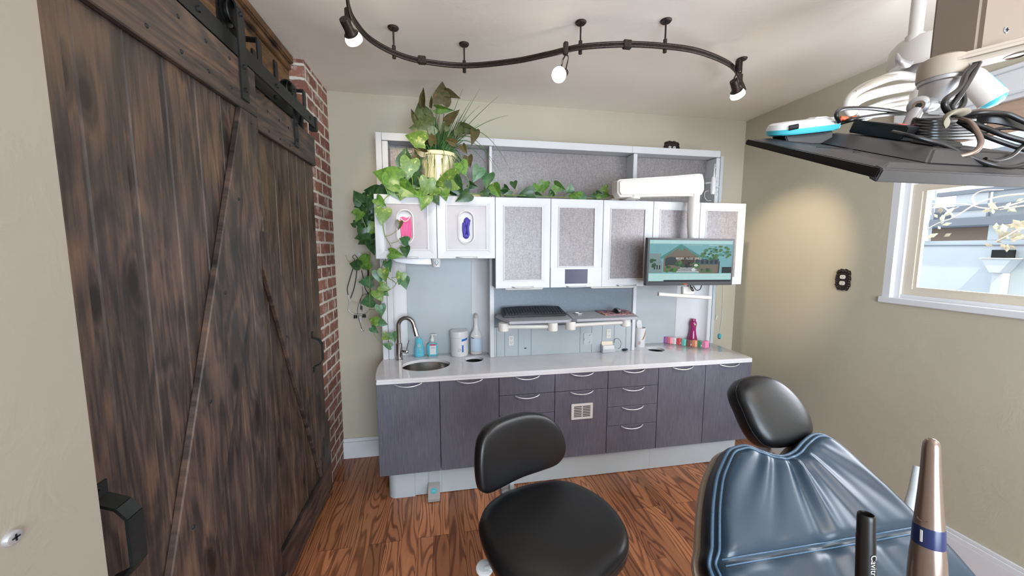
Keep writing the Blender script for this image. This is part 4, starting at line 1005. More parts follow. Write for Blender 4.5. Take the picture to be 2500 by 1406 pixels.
# ================================================================== WALL MONITOR
YM = 2.16
tl, tr_, br_, bl_ = PY(1582, 580, YM), PY(1796, 583, YM-.015), PY(1786, 702, YM-.015), PY(1576, 691, YM)
t = thing('monitor', 'black-framed monitor showing a house web page, hung in front of the cabinets', 'monitor', (tl+tr_+br_+bl_)/4)
ex = (tr_-tl).normalized(); ez = (tl-bl_).normalized(); ey = ex.cross(ez).normalized()
if ey.y > 0: ey = -ey
MW = ((tr_-tl).length+(br_-bl_).length)/2; MH = ((tl-bl_).length+(tr_-br_).length)/2
ez = (ez - ex*ez.dot(ex)).normalized(); ey = ex.cross(ez).normalized(); 
if ey.y > 0: ey = -ey
oc = (tl+tr_+br_+bl_)/4
def mp_(u, v, w_=0): return oc+ex*(u*MW)+ez*(v*MH)+ey*w_     # u,v in -.5...5
obj('housing', MB().prism([mp_(-.5, -.5, -.03), mp_(.5, -.5, -.03), mp_(.5, .5, -.03), mp_(-.5, .5, -.03)], ey*.03, .003), M['black'], t)
g = MB().hexa([mp_(-.3, -.3, -.06), mp_(.3, -.3, -.06), mp_(.3, -.3, -.03), mp_(-.3, -.3, -.03), mp_(-.3, .35, -.06), mp_(.3, .35, -.06), mp_(.3, .35, -.03), mp_(-.3, .35, -.03)], .006)
obj('rear_bulge', g, M['black'], t)
def em(rgb, st=.56): return emit('screen_%d_%d_%d' % rgb, rgb, st)
scm = [em((186, 228, 228)), em((120, 178, 186)), em((96, 88, 76)), em((76, 140, 136)), em((48, 60, 58)), em((74, 120, 60)), em((44, 82, 52)), em((128, 150, 150)), em((216, 222, 220)), em((30, 36, 40)), em((60, 84, 104)), em((118, 108, 94)), em((60, 50, 46))]
sg = MB(); su = lambda u: -.475+.95*u; sv = lambda v: .455-.875*v
def poly(pts, mi, lift): sg.mat(mi).face([mp_(su(u), sv(v), .0006+lift*.00012) for u, v in pts])
def rct(u0, v0, u1, v1, mi, lift): poly([(u0, v1), (u1, v1), (u1, v0), (u0, v0)], mi, lift)
rct(0, 0, 1, 1, 0, 0); rct(0, .085, 1, .80, 1, 1)
rct(.0, .32, .14, .62, 7, 2); poly([(0, .42), (.10, .42), (.16, .52), (.16, .78), (0, .78)], 7, 2); 
for k in range(3): rct(.06+.03*k, .60, .075+.03*k, .70, 9, 3)
poly([(.14, .40), (.37, .11), (.64, .40)], 11, 3); rct(.17, .38, .62, .76, 11, 3)
poly([(.12, .42), (.37, .09), (.37, .14), (.15, .45)], 3, 5); poly([(.37, .09), (.66, .42), (.63, .45), (.37, .14)], 3, 5)
rct(.34, .14, .40, .24, 3, 6)
def arch(u0, u1, v0, v1, mi, l):
    pts = [(u0, v1), (u1, v1)]+[((u0+u1)/2+(u1-u0)/2*math.cos(a), v0+.06-.06*math.sin(a)) for a in [PI*k/8 for k in range(9)]]
    poly(pts, mi, l)
arch(.19, .33, .40, .62, 4, 5); arch(.38, .54, .40, .74, 12, 5); arch(.55, .60, .42, .6, 4, 5)
rct(.60, .44, .84, .58, 10, 4); rct(.60, .58, .84, .80, 11, 3)
for k in range(4): rct(.62+.055*k, .47, .655+.055*k, .56, 9, 6)
rct(.22, .60, .36, .66, 11, 6)
for k in range(6): rct(.37-.012*k, .66+.022*k, .55+.012*k, .675+.022*k, 8 if k % 2 == 0 else 7, 7)
random.seed(3)
def blob(u, v, ru, rv, mi, l, n=26):
    for k in range(n):
        a = random.random()*2*PI; r_ = math.sqrt(random.random()); uu, vv = u+math.cos(a)*r_*ru, v+math.sin(a)*r_*rv; s = .018+.02*random.random()
        uu = min(max(uu, s), 1-s); vv = min(max(vv, .09+s), .795-s)
        mi2 = random.choice(mi); poly([(uu+math.cos(b)*s*.8, vv+math.sin(b)*s) for b in [-2*PI*j/6 for j in range(6)]], mi2, l+k*.08)
blob(.80, .30, .19, .17, [5, 5, 6, 5, 3], 8, 70); blob(.26, .70, .07, .07, [5, 5, 6], 9, 20); blob(.37, .58, .05, .06, [5, 6], 9, 14); blob(.56, .60, .04, .06, [5, 6], 9, 12); blob(.03, .55, .05, .1, [6], 9, 12); blob(.68, .73, .06, .04, [6, 5], 9, 10)
poly([(.83, .79), (.845, .79), (.85, .5), (.84, .5)], 12, 20); rct(.88, .64, 1, .79, 9, 8)
rct(0, .955, 1, 1, 9, 6); rct(0, .935, .18, .985, 0, 8)
rct(.40, .11, .62, .115, 8, 22); rct(.70, .11, .86, .115, 8, 22)
for k, (u, v, mi) in enumerate([(.45, .62, 9), (.49, .55, 9), (.53, .72, 8), (.50, .60, 2), (.56, .58, 8)]): blob(u, v, .008, .03, [mi], 23, 3)
so = obj('screen', sg, scm, t, smooth=False)
obj('screen_text', text_mb('BRUSH . FLOSS . SMILE', .0185, mp_(su(.465), sv(.44), .0042), ex, ez, .0001), em((225, 225, 220), .6), so)
obj('screen_text', text_mb('~  New Patients    Meet Us    Services    Contact', .006, mp_(su(.80), sv(.115), .0044), ex, ez, .0001), em((225, 225, 221), .6), so)
obj('brand_mark', text_mb('DELL', .013, mp_(-.05, -.474, .001), ex, ez, .0003), M['orange'], t)
# white support arm: box arm above, vertical tube, wrist
t = thing('balancing_arm', 'long white counterbalanced arm on top of the cabinets carrying the monitor', 'monitor arm', (1.45, 2.5, 1.875))
YA = 2.24
oa = [PY(x, y, YA) for x, y in [(1509, 442), (1515, 437), (1560, 434), (1640, 429), (1710, 423), (1718, 425), (1722, 440), (1722, 462), (1716, 474), (1706, 478), (1640, 478), (1560, 480), (1516, 480), (1509, 470)]]
obj('box_arm', MB().prism(oa, (0, .10, 0), .012, 4), M['plastic_white'], t)
bp_ = PY(1545, 486, YA+.05)
obj('base_plate', MB().box(bp_.x-.10, bp_.x+.085, YA+.16, 2.50, 1.874, 1.892, .007, 3).lathe([(0, 1.89), (.055, 1.89), (.055, 1.93), (0, 1.93)], (bp_.x, YA+.24, 0), (0, 0, 1), 28), M['plastic_white'], t)
obj('pivot', MB().cyl((bp_.x, YA+.05, 1.874), (bp_.x, YA+.05, 1.90), .045, 28).box(bp_.x-.04, bp_.x+.04, YA+.05, YA+.24, 1.876, 1.892, .004), M['plastic_white'], t)
ta, tb = PY(1694, 478, YA+.04), PY(1690, 575, YA+.04)
obj('drop_tube', MB().tube([ta+Vector((0, 0, .02)), ta-Vector((0, 0, .15)), tb, tb-Vector((0, 0, .04))], [.038, .036, .029, .027], 22, smooth=3), M['plastic_white'], t)
tc = PY(1690, 640, YM+.08)
obj('lower_tube', MB().cyl(tb-Vector((0, 0, .03)), (tb.x, tb.y, tc.z-.10), .022, 20).box(tb.x-.05, tb.x+.05, YM+.062, YA+.06, tc.z-.06, tc.z+.05, .008), M['plastic_white'], t)
ha, hb = PY(1607, 718, 2.22), PY(1735, 727, 2.20)
h_ = obj('handle_bar', MB().tube([ha, hb], .0135, 16), M['plastic_white'], t)
for e in (ha, hb): pass
obj('bracket', MB().prism([PY(1668, 700, 2.235), PY(1686, 700, 2.235), PY(1688, 722, 2.235), PY(1668, 720, 2.235)], (0, .03, 0), .004), M['plastic_white'], t)
obj('support', MB().box(tb.x-.03, tb.x+.01, 2.235, 2.27, ha.z-.005, tc.z-.05, .004), M['plastic_white'], t)
tag(obj('monitor_cable', MB().tube([PY(1686, 694, 2.22), PY(1688, 707, 2.21), PY(1693, 710, 2.21), PY(1689, 700, 2.22)], .004, 8, smooth=5).tube([PY(1692, 696, 2.23), PY(1700, 708, 2.22), PY(1709, 706, 2.22), PY(1713, 696, 2.23)], .003, 8, smooth=5), M['blackcable']), 'short black cables looping under the monitor', 'cable')
# toothbrush and stand on cabinet top
zc0 = 1.8735
c = PY(1739, 476, 2.50)
t = thing('electric_toothbrush', 'white electric toothbrush hanging at the upper right end of the wall unit', 'toothbrush', (c.x, 2.5, c.z))
obj('handle', MB().lathe([(0, 0), (.015, .004), (.0185, .03), (.019, .09), (.015, .122), (.009, .132), (0, .132)], (c.x, 2.5, c.z), (0, 0, 1), 24), M['white'], t)
obj('brush_neck', MB().lathe([(0, .13), (.008, .132), (.0055, .16), (.004, .185), (.004, .195), (0, .197)], (c.x, 2.5, c.z), (.03, 0, 1), 16), M['white'], t)
obj('brush_head', MB().box(c.x-.002, c.x+.014, 2.49, 2.502, c.z+.192, c.z+.225, .004, 3), M['white'], t)
obj('bristles', MB().box(c.x, c.x+.012, 2.482, 2.49, c.z+.198, c.z+.222), M['clear'], t)
g = MB().tube([PY(1722, 447, 2.50), PY(1734, 446, 2.5), PY(1752, 445, 2.5)], .006, 8).cyl((c.x+.035, 2.5, c.z-.005), (c.x+.035, 2.5, c.z+.10), .004, 10).box(c.x+.01, c.x+.045, 2.49, 2.51, c.z+.02, c.z+.028, .002)
g.box(c.x+.02, c.x+.05, 2.48, 2.56, c.z+.05, c.z+.06, .003).cyl((c.x+.035, 2.5, c.z+.10), (c.x+.035, 2.5, c.z+.135), .004, 10)
tag(obj('toothbrush_holder', g, M['clear']), 'clear acrylic bracket holding the electric toothbrush', 'holder')
tag(obj('coiled_cord', MB().tube([PY(1733, 466, 2.52), PY(1722, 468, 2.52), PY(1720, 480, 2.52), PY(1727, 490, 2.52), PY(1736, 490, 2.52)], .002, 6, smooth=5), M['white']), 'thin looped white cord beside the electric toothbrush', 'cord')
# shade cords and teal plug on the right
t = thing('hanging_cord', 'thin grey cord with a teal plug hanging against the wall right of the unit', 'cord', PY(1760, 700, 2.78))
obj('cord', MB().tube([PY(1766, 690, 2.785), PY(1765, 730, 2.785), PY(1762, 775, 2.785), PY(1757, 812, 2.785)], .0018, 6, smooth=4), M['siding'], t)
pt = PY(1757, 820, 2.78)
obj('plug', MB().box(pt.x-.013, pt.x+.012, 2.770, 2.789, pt.z-.018, pt.z+.018, .004, 3), M['teal'], t)
obj('plug_tip', MB().box(pt.x-.009, pt.x+.007, 2.772, 2.787, pt.z-.024, pt.z-.017, .002), M['dark'], t)
t = thing('pull_cord', 'fine cord with a small white toggle, left of the teal plug', 'cord', PY(1748, 700, 2.784))
obj('cord', MB().tube([PY(1750, 690, 2.784), PY(1748, 740, 2.784), PY(1748, 772, 2.784)], .0012, 6), M['siding'], t)
obj('toggle', MB().cyl(PY(1747, 780, 2.784), PY(1751, 770, 2.784), .0055, 12), M['white'], t)

# ================================================================== LOUPES ON HOOK
YH = 2.765
c = PY(878, 626, YB)
t = thing('wall_hook', 'white oval adhesive hook on the wall left of the unit', 'hook', c)
obj('hook_plate', MB().lathe([(0, .006), (.014, .005), (.0165, 0)], (c.x, YB, c.z), (0, -1, 0), 28, 1.0, 1.8), M['white'], t)
obj('hook_arm', MB().tube([(c.x, YB-.004, c.z-.02), (c.x, YB-.02, c.z-.03), (c.x, YB-.032, c.z-.02)], .004, 8, smooth=4), M['white'], t)
L = lambda pts: [PY(x, y, YH) for x, y in pts]
t = thing('magnifying_loupes', 'pair of surgical loupes with black straps hanging from the white hook', 'loupes', PY(878, 780, YH))
obj('strap', MB().tube(L([(880, 632), (893, 636), (901, 655), (901, 690), (903, 712), (896, 725)]), .0045, 8, smooth=5).tube(L([(884, 634), (896, 650), (898, 680), (894, 690)]), .0035, 8, smooth=5), M['black'], t)
obj('cord', MB().tube(L([(872, 632), (862, 655), (853, 685), (848, 705), (850, 720)]), .0028, 8, smooth=5).tube(L([(872, 650), (869, 680), (864, 705), (856, 728)]), .003, 8, smooth=5).tube(L([(883, 660), (887, 680), (892, 705), (900, 718)]), .003, 8, smooth=5).tube(L([(876, 634), (866, 622), (861, 628), (866, 634), (862, 640), (872, 636)]), .002, 6, smooth=4), M['black'], t)
obj('temple_arm', MB().tube(L([(850, 720), (853, 732), (863, 738), (876, 740)]), .0022, 8, smooth=5).tube(L([(854, 728), (852, 745), (852, 758), (865, 768)]), .0032, 8, smooth=4), M['alu'], t)
obj('thin_wire', MB().tube(L([(904, 720), (890, 718), (880, 730), (873, 755), (875, 775), (880, 792), (884, 805)]), .0014, 6, smooth=5).tube(L([(884, 700), (886, 715), (880, 735), (884, 760)]), .0014, 6, smooth=5), M['black'], t)
obj('frame', MB().tube(L([(905, 745), (903, 757), (893, 766), (884, 770)]), .003, 8, smooth=5).tube(L([(866, 768), (876, 768), (888, 768)]), .004, 8), M['alu'], t)
for x, y in ((868, 773), (889, 771)):
    q = PY(x, y, YH); obj('loupe_lens', MB().cyl(q+Vector((0, 0, .012)), q-Vector((0, .004, .012)), .010, 16, .013), M['black'], t)
q = PY(882, 747, YH); obj('lamp_head', MB().cyl(q, q-Vector((0, 0, .025)), .006, 12, .008), M['black'], t)
obj('clip_block', MB().box(*[v for v in (PY(880, 778, YH).x-.006, PY(880, 778, YH).x+.006, YH-.005, YH+.005, PY(880, 786, YH).z, PY(880, 772, YH).z)], .002), M['alu'], t)
obj('clip_end', MB().tube(L([(881, 802), (884, 808), (888, 807)]), .004, 8), M['alu'], t)

# ================================================================== PLANT
random.seed(11)
pc = PY(1068, 420, 2.50); zb0 = 1.8735
ptop = PY(1068, 378, 2.50).z; hp = ptop-zb0
t = thing('potted_plant', 'trailing pothos with grass and withered leaves in a cream pot on the cabinets', 'plant', (pc.x, 2.50, zb0))
plant = t
pcx = Vector((pc.x, 2.50, zb0))
obj('pot', MB().lathe([(0, 0), (.085, 0), (.09, .006), (.093, .02), (.089, .028), (.100, .10), (.106, hp*.62), (.109, hp*.64), (.109, hp*.68), (.107, hp*.7), (.116, hp*.9), (.126, hp*.92), (.128, hp*.96), (.124, hp), (.112, hp), (.106, hp*.9), (0, hp*.9)], pcx, (0, 0, 1), 48), M['pot'], t)
obj('soil', MB().lathe([(0, hp*.93), (.06, hp*.94), (.106, hp*.905)], pcx, (0, 0, 1), 24), M['soil'], t)
g = MB()
zs = pcx+Vector((0, 0, hp*.9))
upv = -dwn
def blade(g, p0, p1, sag, r0=.0022, n=10):
    """grass blade as thin tapered tube with arch"""
    mid = (p0+p1)/2+Vector((0, 0, sag)); pts = []
    for k in range(n+1):
        s = k/n; pts.append(p0*(1-s)**2+mid*2*s*(1-s)+p1*s*s)
    g.tube(pts, [r0, r0*.9, r0*.25], 4, caps=False)
for k in range(150):
    a = random.uniform(0, 2*PI); r = random.uniform(0, .06); p0 = zs+Vector((r*math.cos(a), r*math.sin(a), 0))
    hgt = random.uniform(.08, .30); out = random.uniform(.02, .16); aa = a+random.uniform(-.6, .6)
    blade(g, p0, p0+Vector((math.cos(aa)*out+.02, math.sin(aa)*out*.6, hgt)), random.uniform(.02, .07), .0030)
for k in range(60):
    a = random.uniform(PI*.9, 2.1*PI); p0 = zs+Vector((.08*math.cos(a), .08*math.sin(a), .0))
    out = random.uniform(.06, .12); blade(g, p0, p0+Vector((math.cos(a)*out, math.sin(a)*out*.7, -random.uniform(.02, .18))), random.uniform(.10, .16), .0024)
for x, y, sg_ in [(1217, 235, .04), (1240, 282, .10), (1245, 413, .42), (1211, 420, .36), (1172, 216, .02), (1130, 218, .05), (1172, 258, .06), (1150, 245, .05), (945, 365, .05), (960, 410, .14), (1170, 302, .04), (1222, 420, .3), (1190, 405, .2), (1001, 410, .1)]:
    blade(g, zs+Vector((random.uniform(-.03, .05), -.02, 0)), PY(x, y, 2.42), sg_, .0026, 16)
obj('grass_blades', g, M['grass'], t)
def leaf(g, px, py, size, ang, Y, mi, tilt=None, fold=None, asp=None):
    c = PY(px, py, Y); dist = (c-CAM).dot(fwd); Ls = size/F*dist*1.12
    a = math.radians(ang); dirv = rgt*math.cos(a)+dwn*math.sin(a)
    vw = (CAM-c).normalized(); tl_ = random.uniform(-.55, .55) if tilt is None else tilt
    dirv = (dirv+vw*tl_*.5).normalized(); side = dirv.cross(vw).normalized(); 
    side = (side+vw*random.uniform(-.45, .45)).normalized(); nn = side.cross(dirv).normalized()
    if nn.dot(vw) < 0: nn = -nn
    asp = asp or random.uniform(.74, .92); fo = random.uniform(.10, .30) if fold is None else fold
    W_ = [(-.10, .20), (-.16, .34), (-.12, .47), (-.02, .56), (.12, .60), (.30, .55), (.50, .42), (.70, .25), (.88, .10), (1.0, 0.0)]
    base = c-dirv*Ls*.45
    mid = [];  g.mat(mi)
    def pt(v, w_): return base+dirv*(v*Ls)+side*(w_*Ls*asp)+nn*(abs(w_)*fo*Ls - (v-.4)**2*.18*Ls)
    vm = [0, 0, .02, .07, .16, .30, .50, .70, .88, 1.0]
    for sgn in (-1, 1):
        outer = [g.b.verts.new(pt(v, sgn*w_*.92)) for v, w_ in W_]; inner = [g.b.verts.new(pt(v, 0)) for v in vm]
        half = [g.b.verts.new(pt((v+vm[k])/2, sgn*w_*.46)) for k, (v, w_) in enumerate(W_)]
        for A, B in ((inner, half), (half, outer)):
            for k in range(len(A)-1):
                try: g._mark([g.b.faces.new((A[k], A[k+1], B[k+1], B[k]))])
                except ValueError: pass
    return base
LV = [  # px, py, size, angle, Y, material
 (945, 432, 62, 200, 2.36, 0), (952, 452, 46, 95, 2.35, 0), (998, 414, 48, 100, 2.36, 1), (989, 383, 40, 275, 2.38, 3), (968, 424, 34, 200, 2.42, 3),
 (997, 466, 46, 30, 2.33, 0), (1040, 458, 42, 100, 2.33, 1), (1036, 494, 36, 112, 2.32, 0), (1058, 470, 28, 120, 2.34, 1), (1091, 442, 56, 165, 2.33, 1), (1116, 458, 46, 60, 2.32, 3),
 (1131, 482, 36, 150, 2.32, 3), (1086, 474, 28, 80, 2.33, 0), (1130, 412, 32, 65, 2.38, 0), (1164, 426, 36, 115, 2.40, 4), (1190, 440, 36, 100, 2.42, 4), (1155, 453, 22, 20, 2.40, 3),
 (1203, 454, 20, 180, 2.42, 1), (1213, 468, 32, 60, 2.40, 0), (1182, 472, 22, 190, 2.40, 3), (967, 472, 30, 60, 2.34, 0), (982, 478, 22, 110, 2.33, 1), (1024, 476, 24, 70, 2.33, 0), (1065, 488, 26, 60, 2.33, 3),
 (1013, 440, 34, 150, 2.38, 3), (985, 446, 36, 40, 2.40, 3), (1026, 470, 26, 200, 2.36, 3), (1070, 456, 26, 230, 2.37, 0), (1022, 400, 26, 300, 2.40, 3),
 (908, 467, 36, 185, 2.45, 3), (930, 468, 30, 160, 2.42, 3), (874, 481, 32, 235, 2.48, 3), (890, 508, 26, 190, 2.50, 3), (905, 500, 30, 110, 2.46, 3), (897, 518, 30, 60, 2.55, 3), (875, 528, 28, 115, 2.50, 0),
 (876, 546, 20, 60, 2.50, 3), (900, 530, 34, 100, 2.52, 3), (885, 572, 30, 100, 2.50, 3), (907, 562, 30, 130, 2.48, 0), (890, 588, 34, 155, 2.48, 3), (911, 603, 34, 80, 2.48, 3), (903, 545, 30, 70, 2.56, 3), (912, 585, 30, 95, 2.54, 3), (893, 552, 26, 200, 2.54, 3), (909, 520, 28, 90, 2.50, 3), (866, 518, 18, 170, 2.5, 0), (862, 548, 14, 200, 2.5, 3),
 (930, 494, 28, 40, 2.32, 0), (934, 528, 38, 98, 2.31, 1), (974, 550, 20, 100, 2.31, 2), (986, 586, 24, 200, 2.31, 4), (968, 621, 32, 12, 2.30, 0), (990, 615, 26, 82, 2.30, 3),
 (884, 641, 38, 170, 2.66, 0), (866, 646, 24, 190, 2.66, 3), (893, 688, 30, 178, 2.66, 4), (896, 736, 32, 165, 2.66, 4), (949, 650, 26, 75, 2.40, 4), (926, 676, 28, 80, 2.42, 4), (938, 672, 28, 80, 2.40, 1), (940, 702, 24, 20, 2.40, 1),
 (926, 722, 30, 60, 2.40, 1), (937, 713, 26, 35, 2.42, 4), (977, 680, 28, 100, 2.38, 1), (988, 692, 26, 75, 2.38, 4), (930, 758, 26, 80, 2.50, 4), (912, 782, 22, 200, 2.5, 1), (935, 789, 22, 20, 2.5, 4), (915, 806, 20, 40, 2.5, 4),
 (948, 823, 22, 15, 2.5, 1), (961, 824, 22, 75, 2.5, 4), (945, 843, 20, 200, 2.5, 4),
 (1255, 452, 18, 80, 2.45, 3), (1237, 460, 16, 30, 2.45, 3), (1228, 468, 18, 200, 2.45, 3), (1312, 463, 24, 100, 2.45, 0), (1327, 457, 26, 105, 2.45, 0), (1366, 457, 28, 25, 2.45, 0), (1392, 459, 22, 275, 2.45, 4), (1345, 470, 16, 260, 2.45, 3),
 (1353, 473, 14, 0, 2.45, 0), (1402, 480, 26, 190, 2.40, 0), (1421, 477, 22, 270, 2.40, 4), (1283, 476, 36, 170, 2.42, 3), (1316, 478, 18, 10, 2.42, 3), (1448, 479, 16, 190, 2.42, 3), (1455, 478, 14, 20, 2.42, 0), (1474, 462, 20, 170, 2.42, 1), (1481, 476, 16, 15, 2.42, 0), (1463, 472, 14, 10, 2.42, 3), (1465, 479, 14, 0, 2.42, 0), (1240, 475, 20, 180, 2.42, 3), (1195, 470, 22, 60, 2.42, 3)]
g = MB()
for l in LV: leaf(g, *l)
for k in range(26):   # dense tangle behind the hanging cluster and round the pot foot
    x = random.uniform(955, 1120); leaf(g, x, random.uniform(446, 476), random.uniform(18, 30), random.uniform(30, 200), random.uniform(2.38, 2.46), random.choice([0, 3, 3, 0, 1]))
for k in range(26):
    leaf(g, random.uniform(872, 915), random.uniform(485, 600), random.uniform(18, 28), random.uniform(50, 200), random.uniform(2.50, 2.64), 3)
obj('pothos_leaves', g, LM, t)
WL = [(1079, 227, 50, 272, 2.45, 2, .0, .12, .75), (1105, 233, 34, 20, 2.45, 2, 0, .4, .5), (1030, 271, 44, 255, 2.45, 5, 0, .1, .95), (1033, 237, 42, 272, 2.44, 2, 0, .5, .3), (1052, 248, 26, 275, 2.44, 2, 0, .5, .25),
      (1085, 267, 40, 8, 2.44, 0, 0, .3, .45), (1105, 283, 40, 318, 2.44, 2, 0, .5, .45), (1030, 309, 54, 172, 2.42, 5, 0, .2, .7), (1014, 339, 46, 200, 2.41, 1, 0, .25, .8), (1121, 313, 34, 285, 2.43, 5, 0, .4, .5), (1148, 316, 40, 15, 2.42, 5, 0, .2, .6),
      (1155, 336, 34, 100, 2.41, 2, 0, .4, .6), (1012, 284, 36, 245, 2.44, 2, 0, .4, .35), (1134, 365, 22, 60, 2.42, 2, 0, .3, .7), (1145, 395, 26, 80, 2.41, 2, 0, .3, .8), (1043, 295, 30, 40, 2.46, 2, 0, .3, .6), (1025, 368, 30, 200, 2.40, 2, 0, .4, .6), (1062, 315, 30, 250, 2.45, 5, 0, .4, .4), (1090, 300, 30, 290, 2.45, 5, 0, .4, .5), (1052, 335, 34, 250, 2.42, 2, 0, .3, .5), (1100, 345, 26, 200, 2.42, 2, 0, .3, .6), (1012, 385, 30, 120, 2.42, 2, 0, .3, .6)]
g = MB()
for l in WL: leaf(g, l[0], l[1], l[2], l[3], l[4], l[5], l[6], l[7], l[8])
obj('withered_leaves', g, LM, t)
g = MB()
for l in WL[:12]:
    a = math.radians(l[3]); c = PY(l[0]-math.cos(a)*l[2]*.45, l[1]-math.sin(a)*l[2]*.45, l[4])
    g.tube([zs+Vector((random.uniform(-.03, .03), 0, 0)), (zs+c)/2+Vector((random.uniform(-.02, .02), 0, .03)), c], [.003, .0022, .0016], 6, smooth=5)
obj('leaf_stalks', g, M['darkstem'], t)
g = MB()
V = lambda pts, r=.0028: g.tube([PY(*p) for p in pts], [r, r*.85, r*.6], 6, smooth=6)
V([(960, 470, 2.36), (940, 485, 2.33), (934, 510, 2.32), (935, 550, 2.32), (940, 575, 2.31), (952, 597, 2.31), (958, 615, 2.31), (950, 630, 2.31), (935, 645, 2.36), (928, 660, 2.42)], .0034)
V([(940, 577, 2.31), (955, 573, 2.31), (970, 562, 2.31)], .002); V([(955, 594, 2.31), (968, 590, 2.31), (977, 584, 2.31)], .002); V([(966, 613, 2.30), (976, 603, 2.30), (985, 601, 2.30)], .002)
V([(933, 652, 2.42), (938, 668, 2.42), (948, 678, 2.42), (965, 690, 2.41), (962, 700, 2.4), (950, 708, 2.4), (936, 718, 2.4)], .0026); V([(955, 678, 2.4), (968, 676, 2.4), (975, 672, 2.4)], .002); V([(962, 700, 2.4), (970, 688, 2.4), (975, 680, 2.4)], .002)
V([(905, 470, 2.44), (895, 500, 2.5), (885, 530, 2.5), (895, 560, 2.52), (903, 600, 2.55), (903, 640, 2.62), (902, 700, 2.64), (903, 740, 2.62), (905, 775, 2.58), (912, 812, 2.52), (930, 838, 2.5)], .0028)
V([(868, 486, 2.48), (880, 495, 2.48), (890, 505, 2.5)], .0018); V([(903, 648, 2.62), (893, 645, 2.66), (885, 642, 2.66)], .0018); V([(844, 622, 2.68), (848, 634, 2.68), (858, 644, 2.67), (866, 648, 2.66)], .0014)
V([(904, 665, 2.62), (912, 672, 2.55), (922, 672, 2.45)], .0018); V([(904, 755, 2.6), (915, 756, 2.55), (925, 755, 2.5)], .0016); V([(907, 790, 2.56), (918, 792, 2.52), (928, 790, 2.5)], .0016)
V([(1130, 470, 2.40), (1180, 476, 2.42), (1230, 476, 2.42), (1300, 478, 2.42), (1360, 481, 2.42), (1430, 483, 2.42), (1480, 484, 2.42)], .0032)
V([(1134, 470, 2.38), (1145, 450, 2.38), (1137, 425, 2.38)], .0026); V([(1257, 474, 2.43), (1258, 465, 2.44), (1260, 455, 2.45)], .0016); V([(1295, 473, 2.43), (1305, 462, 2.45)], .0016); V([(1325, 478, 2.43), (1330, 465, 2.45), (1335, 455, 2.45)], .0018); V([(1347, 479, 2.43), (1350, 470, 2.45), (1356, 458, 2.45)], .0018); V([(1380, 481, 2.43), (1386, 470, 2.45), (1391, 463, 2.45)], .0016)
for x in (985, 1000, 1015, 1045, 1075, 1095): V([(x, random.uniform(395, 430), 2.40), (x+random.uniform(-12, 12), 440, 2.36), (x+random.uniform(-14, 14), 470, 2.34)], .0032)
obj('vine_stems', g, M['stem'], t)
tag(obj('small_block', MB().box(PY(1163, 470, 2.52).x-.03, PY(1163, 470, 2.52).x+.03, 2.52, 2.56, zb0, zb0+.035, .004), M['pot']), 'small cream block among the vines on the cabinet top', 'block')
tag(obj('grey_strap', MB().prism([PY(1460, 487, 2.45), PY(1500, 474, 2.45), PY(1508, 474, 2.45), PY(1512, 478, 2.45), PY(1480, 488, 2.45)], (0, .02, 0), .002), M['velcro']), 'tan strap lying at the left end of the white monitor arm', 'strap')

# ================================================================== STOOL
ZSEAT = .655
so_px = [(1169, 1290), (1173, 1262), (1186, 1238), (1215, 1214), (1255, 1194), (1305, 1179), (1360, 1172), (1400, 1178), (1440, 1196), (1478, 1222), (1510, 1256), (1530, 1290), (1536, 1325), (1528, 1356), (1500, 1388)]
so_w = [PZ(x, y, ZSEAT) for x, y in so_px]
cs = Vector((.345, 1.075, ZSEAT))
so_w += [Vector((.394, .852, ZSEAT)), Vector((.33, .835, ZSEAT)), Vector((.26, .842, ZSEAT)), Vector((.19, .872, ZSEAT)), Vector((.145, .918, ZSEAT)), Vector((.112, 1.002, ZSEAT))]
t = thing('stool', 'black leather operator stool with curved backrest in the middle foreground', 'stool', (cs.x, cs.y, 0))
g, P_ = cushion(so_w, (0, 0, 1), .055, .030)
for v in g.b.verts:   # gentle saddle
    d = v.co-cs; v.co.z += .012*((d.x*.8-d.y*.3)/.25)**2 - .006
so_o = obj('seat', g, M['leather'], t, angle=80)
seam = [cs+(p-cs)*.995-Vector((0, 0, .010)) for p in P_]
for p in seam:
    d = p-cs; p.z += .012*((d.x*.8-d.y*.3)/.25)**2 - .006
obj('seat_seam', MB().tube(seam, .0016, 6, closed=True), M['leather'], so_o)
# backrest
bn = Vector((.50, -.85, .12)).normalized(); bp0 = Vector((.28, 1.30, .80))
bk_px = [(1163, 1185), (1159, 1140), (1163, 1092), (1175, 1060), (1200, 1035), (1240, 1018), (1285, 1007), (1318, 1009), (1340, 1022), (1356, 1046), (1365, 1078), (1363, 1106), (1349, 1130), (1318, 1148), (1272, 1167), (1225, 1188), (1190, 1200), (1172, 1198)]
bw = []
bc = PP(1262, 1105, bp0, bn); bu = Vector((0, 0, 1)).cross(bn).normalized()
for x, y in bk_px:
    p = PP(x, y, bp0, bn); bw.append(p)
g, P_ = cushion(bw, bn, .045, .016)
for v in g.b.verts:
    d = (v.co-bc).dot(bu); v.co += bn*(.22*d*d/.3)*1.0
bo = obj('backrest', g, M['leather'], t, angle=80)
seam = []
cc = sum(P_, Vector())/len(P_)
for p in P_:
    q = cc+(p-cc)*.992-bn*.012; d = (q-bc).dot(bu); seam.append(q+bn*(.22*d*d/.3))
obj('backrest_seam', MB().tube(seam, .0014, 6, closed=True), M['leather'], bo)
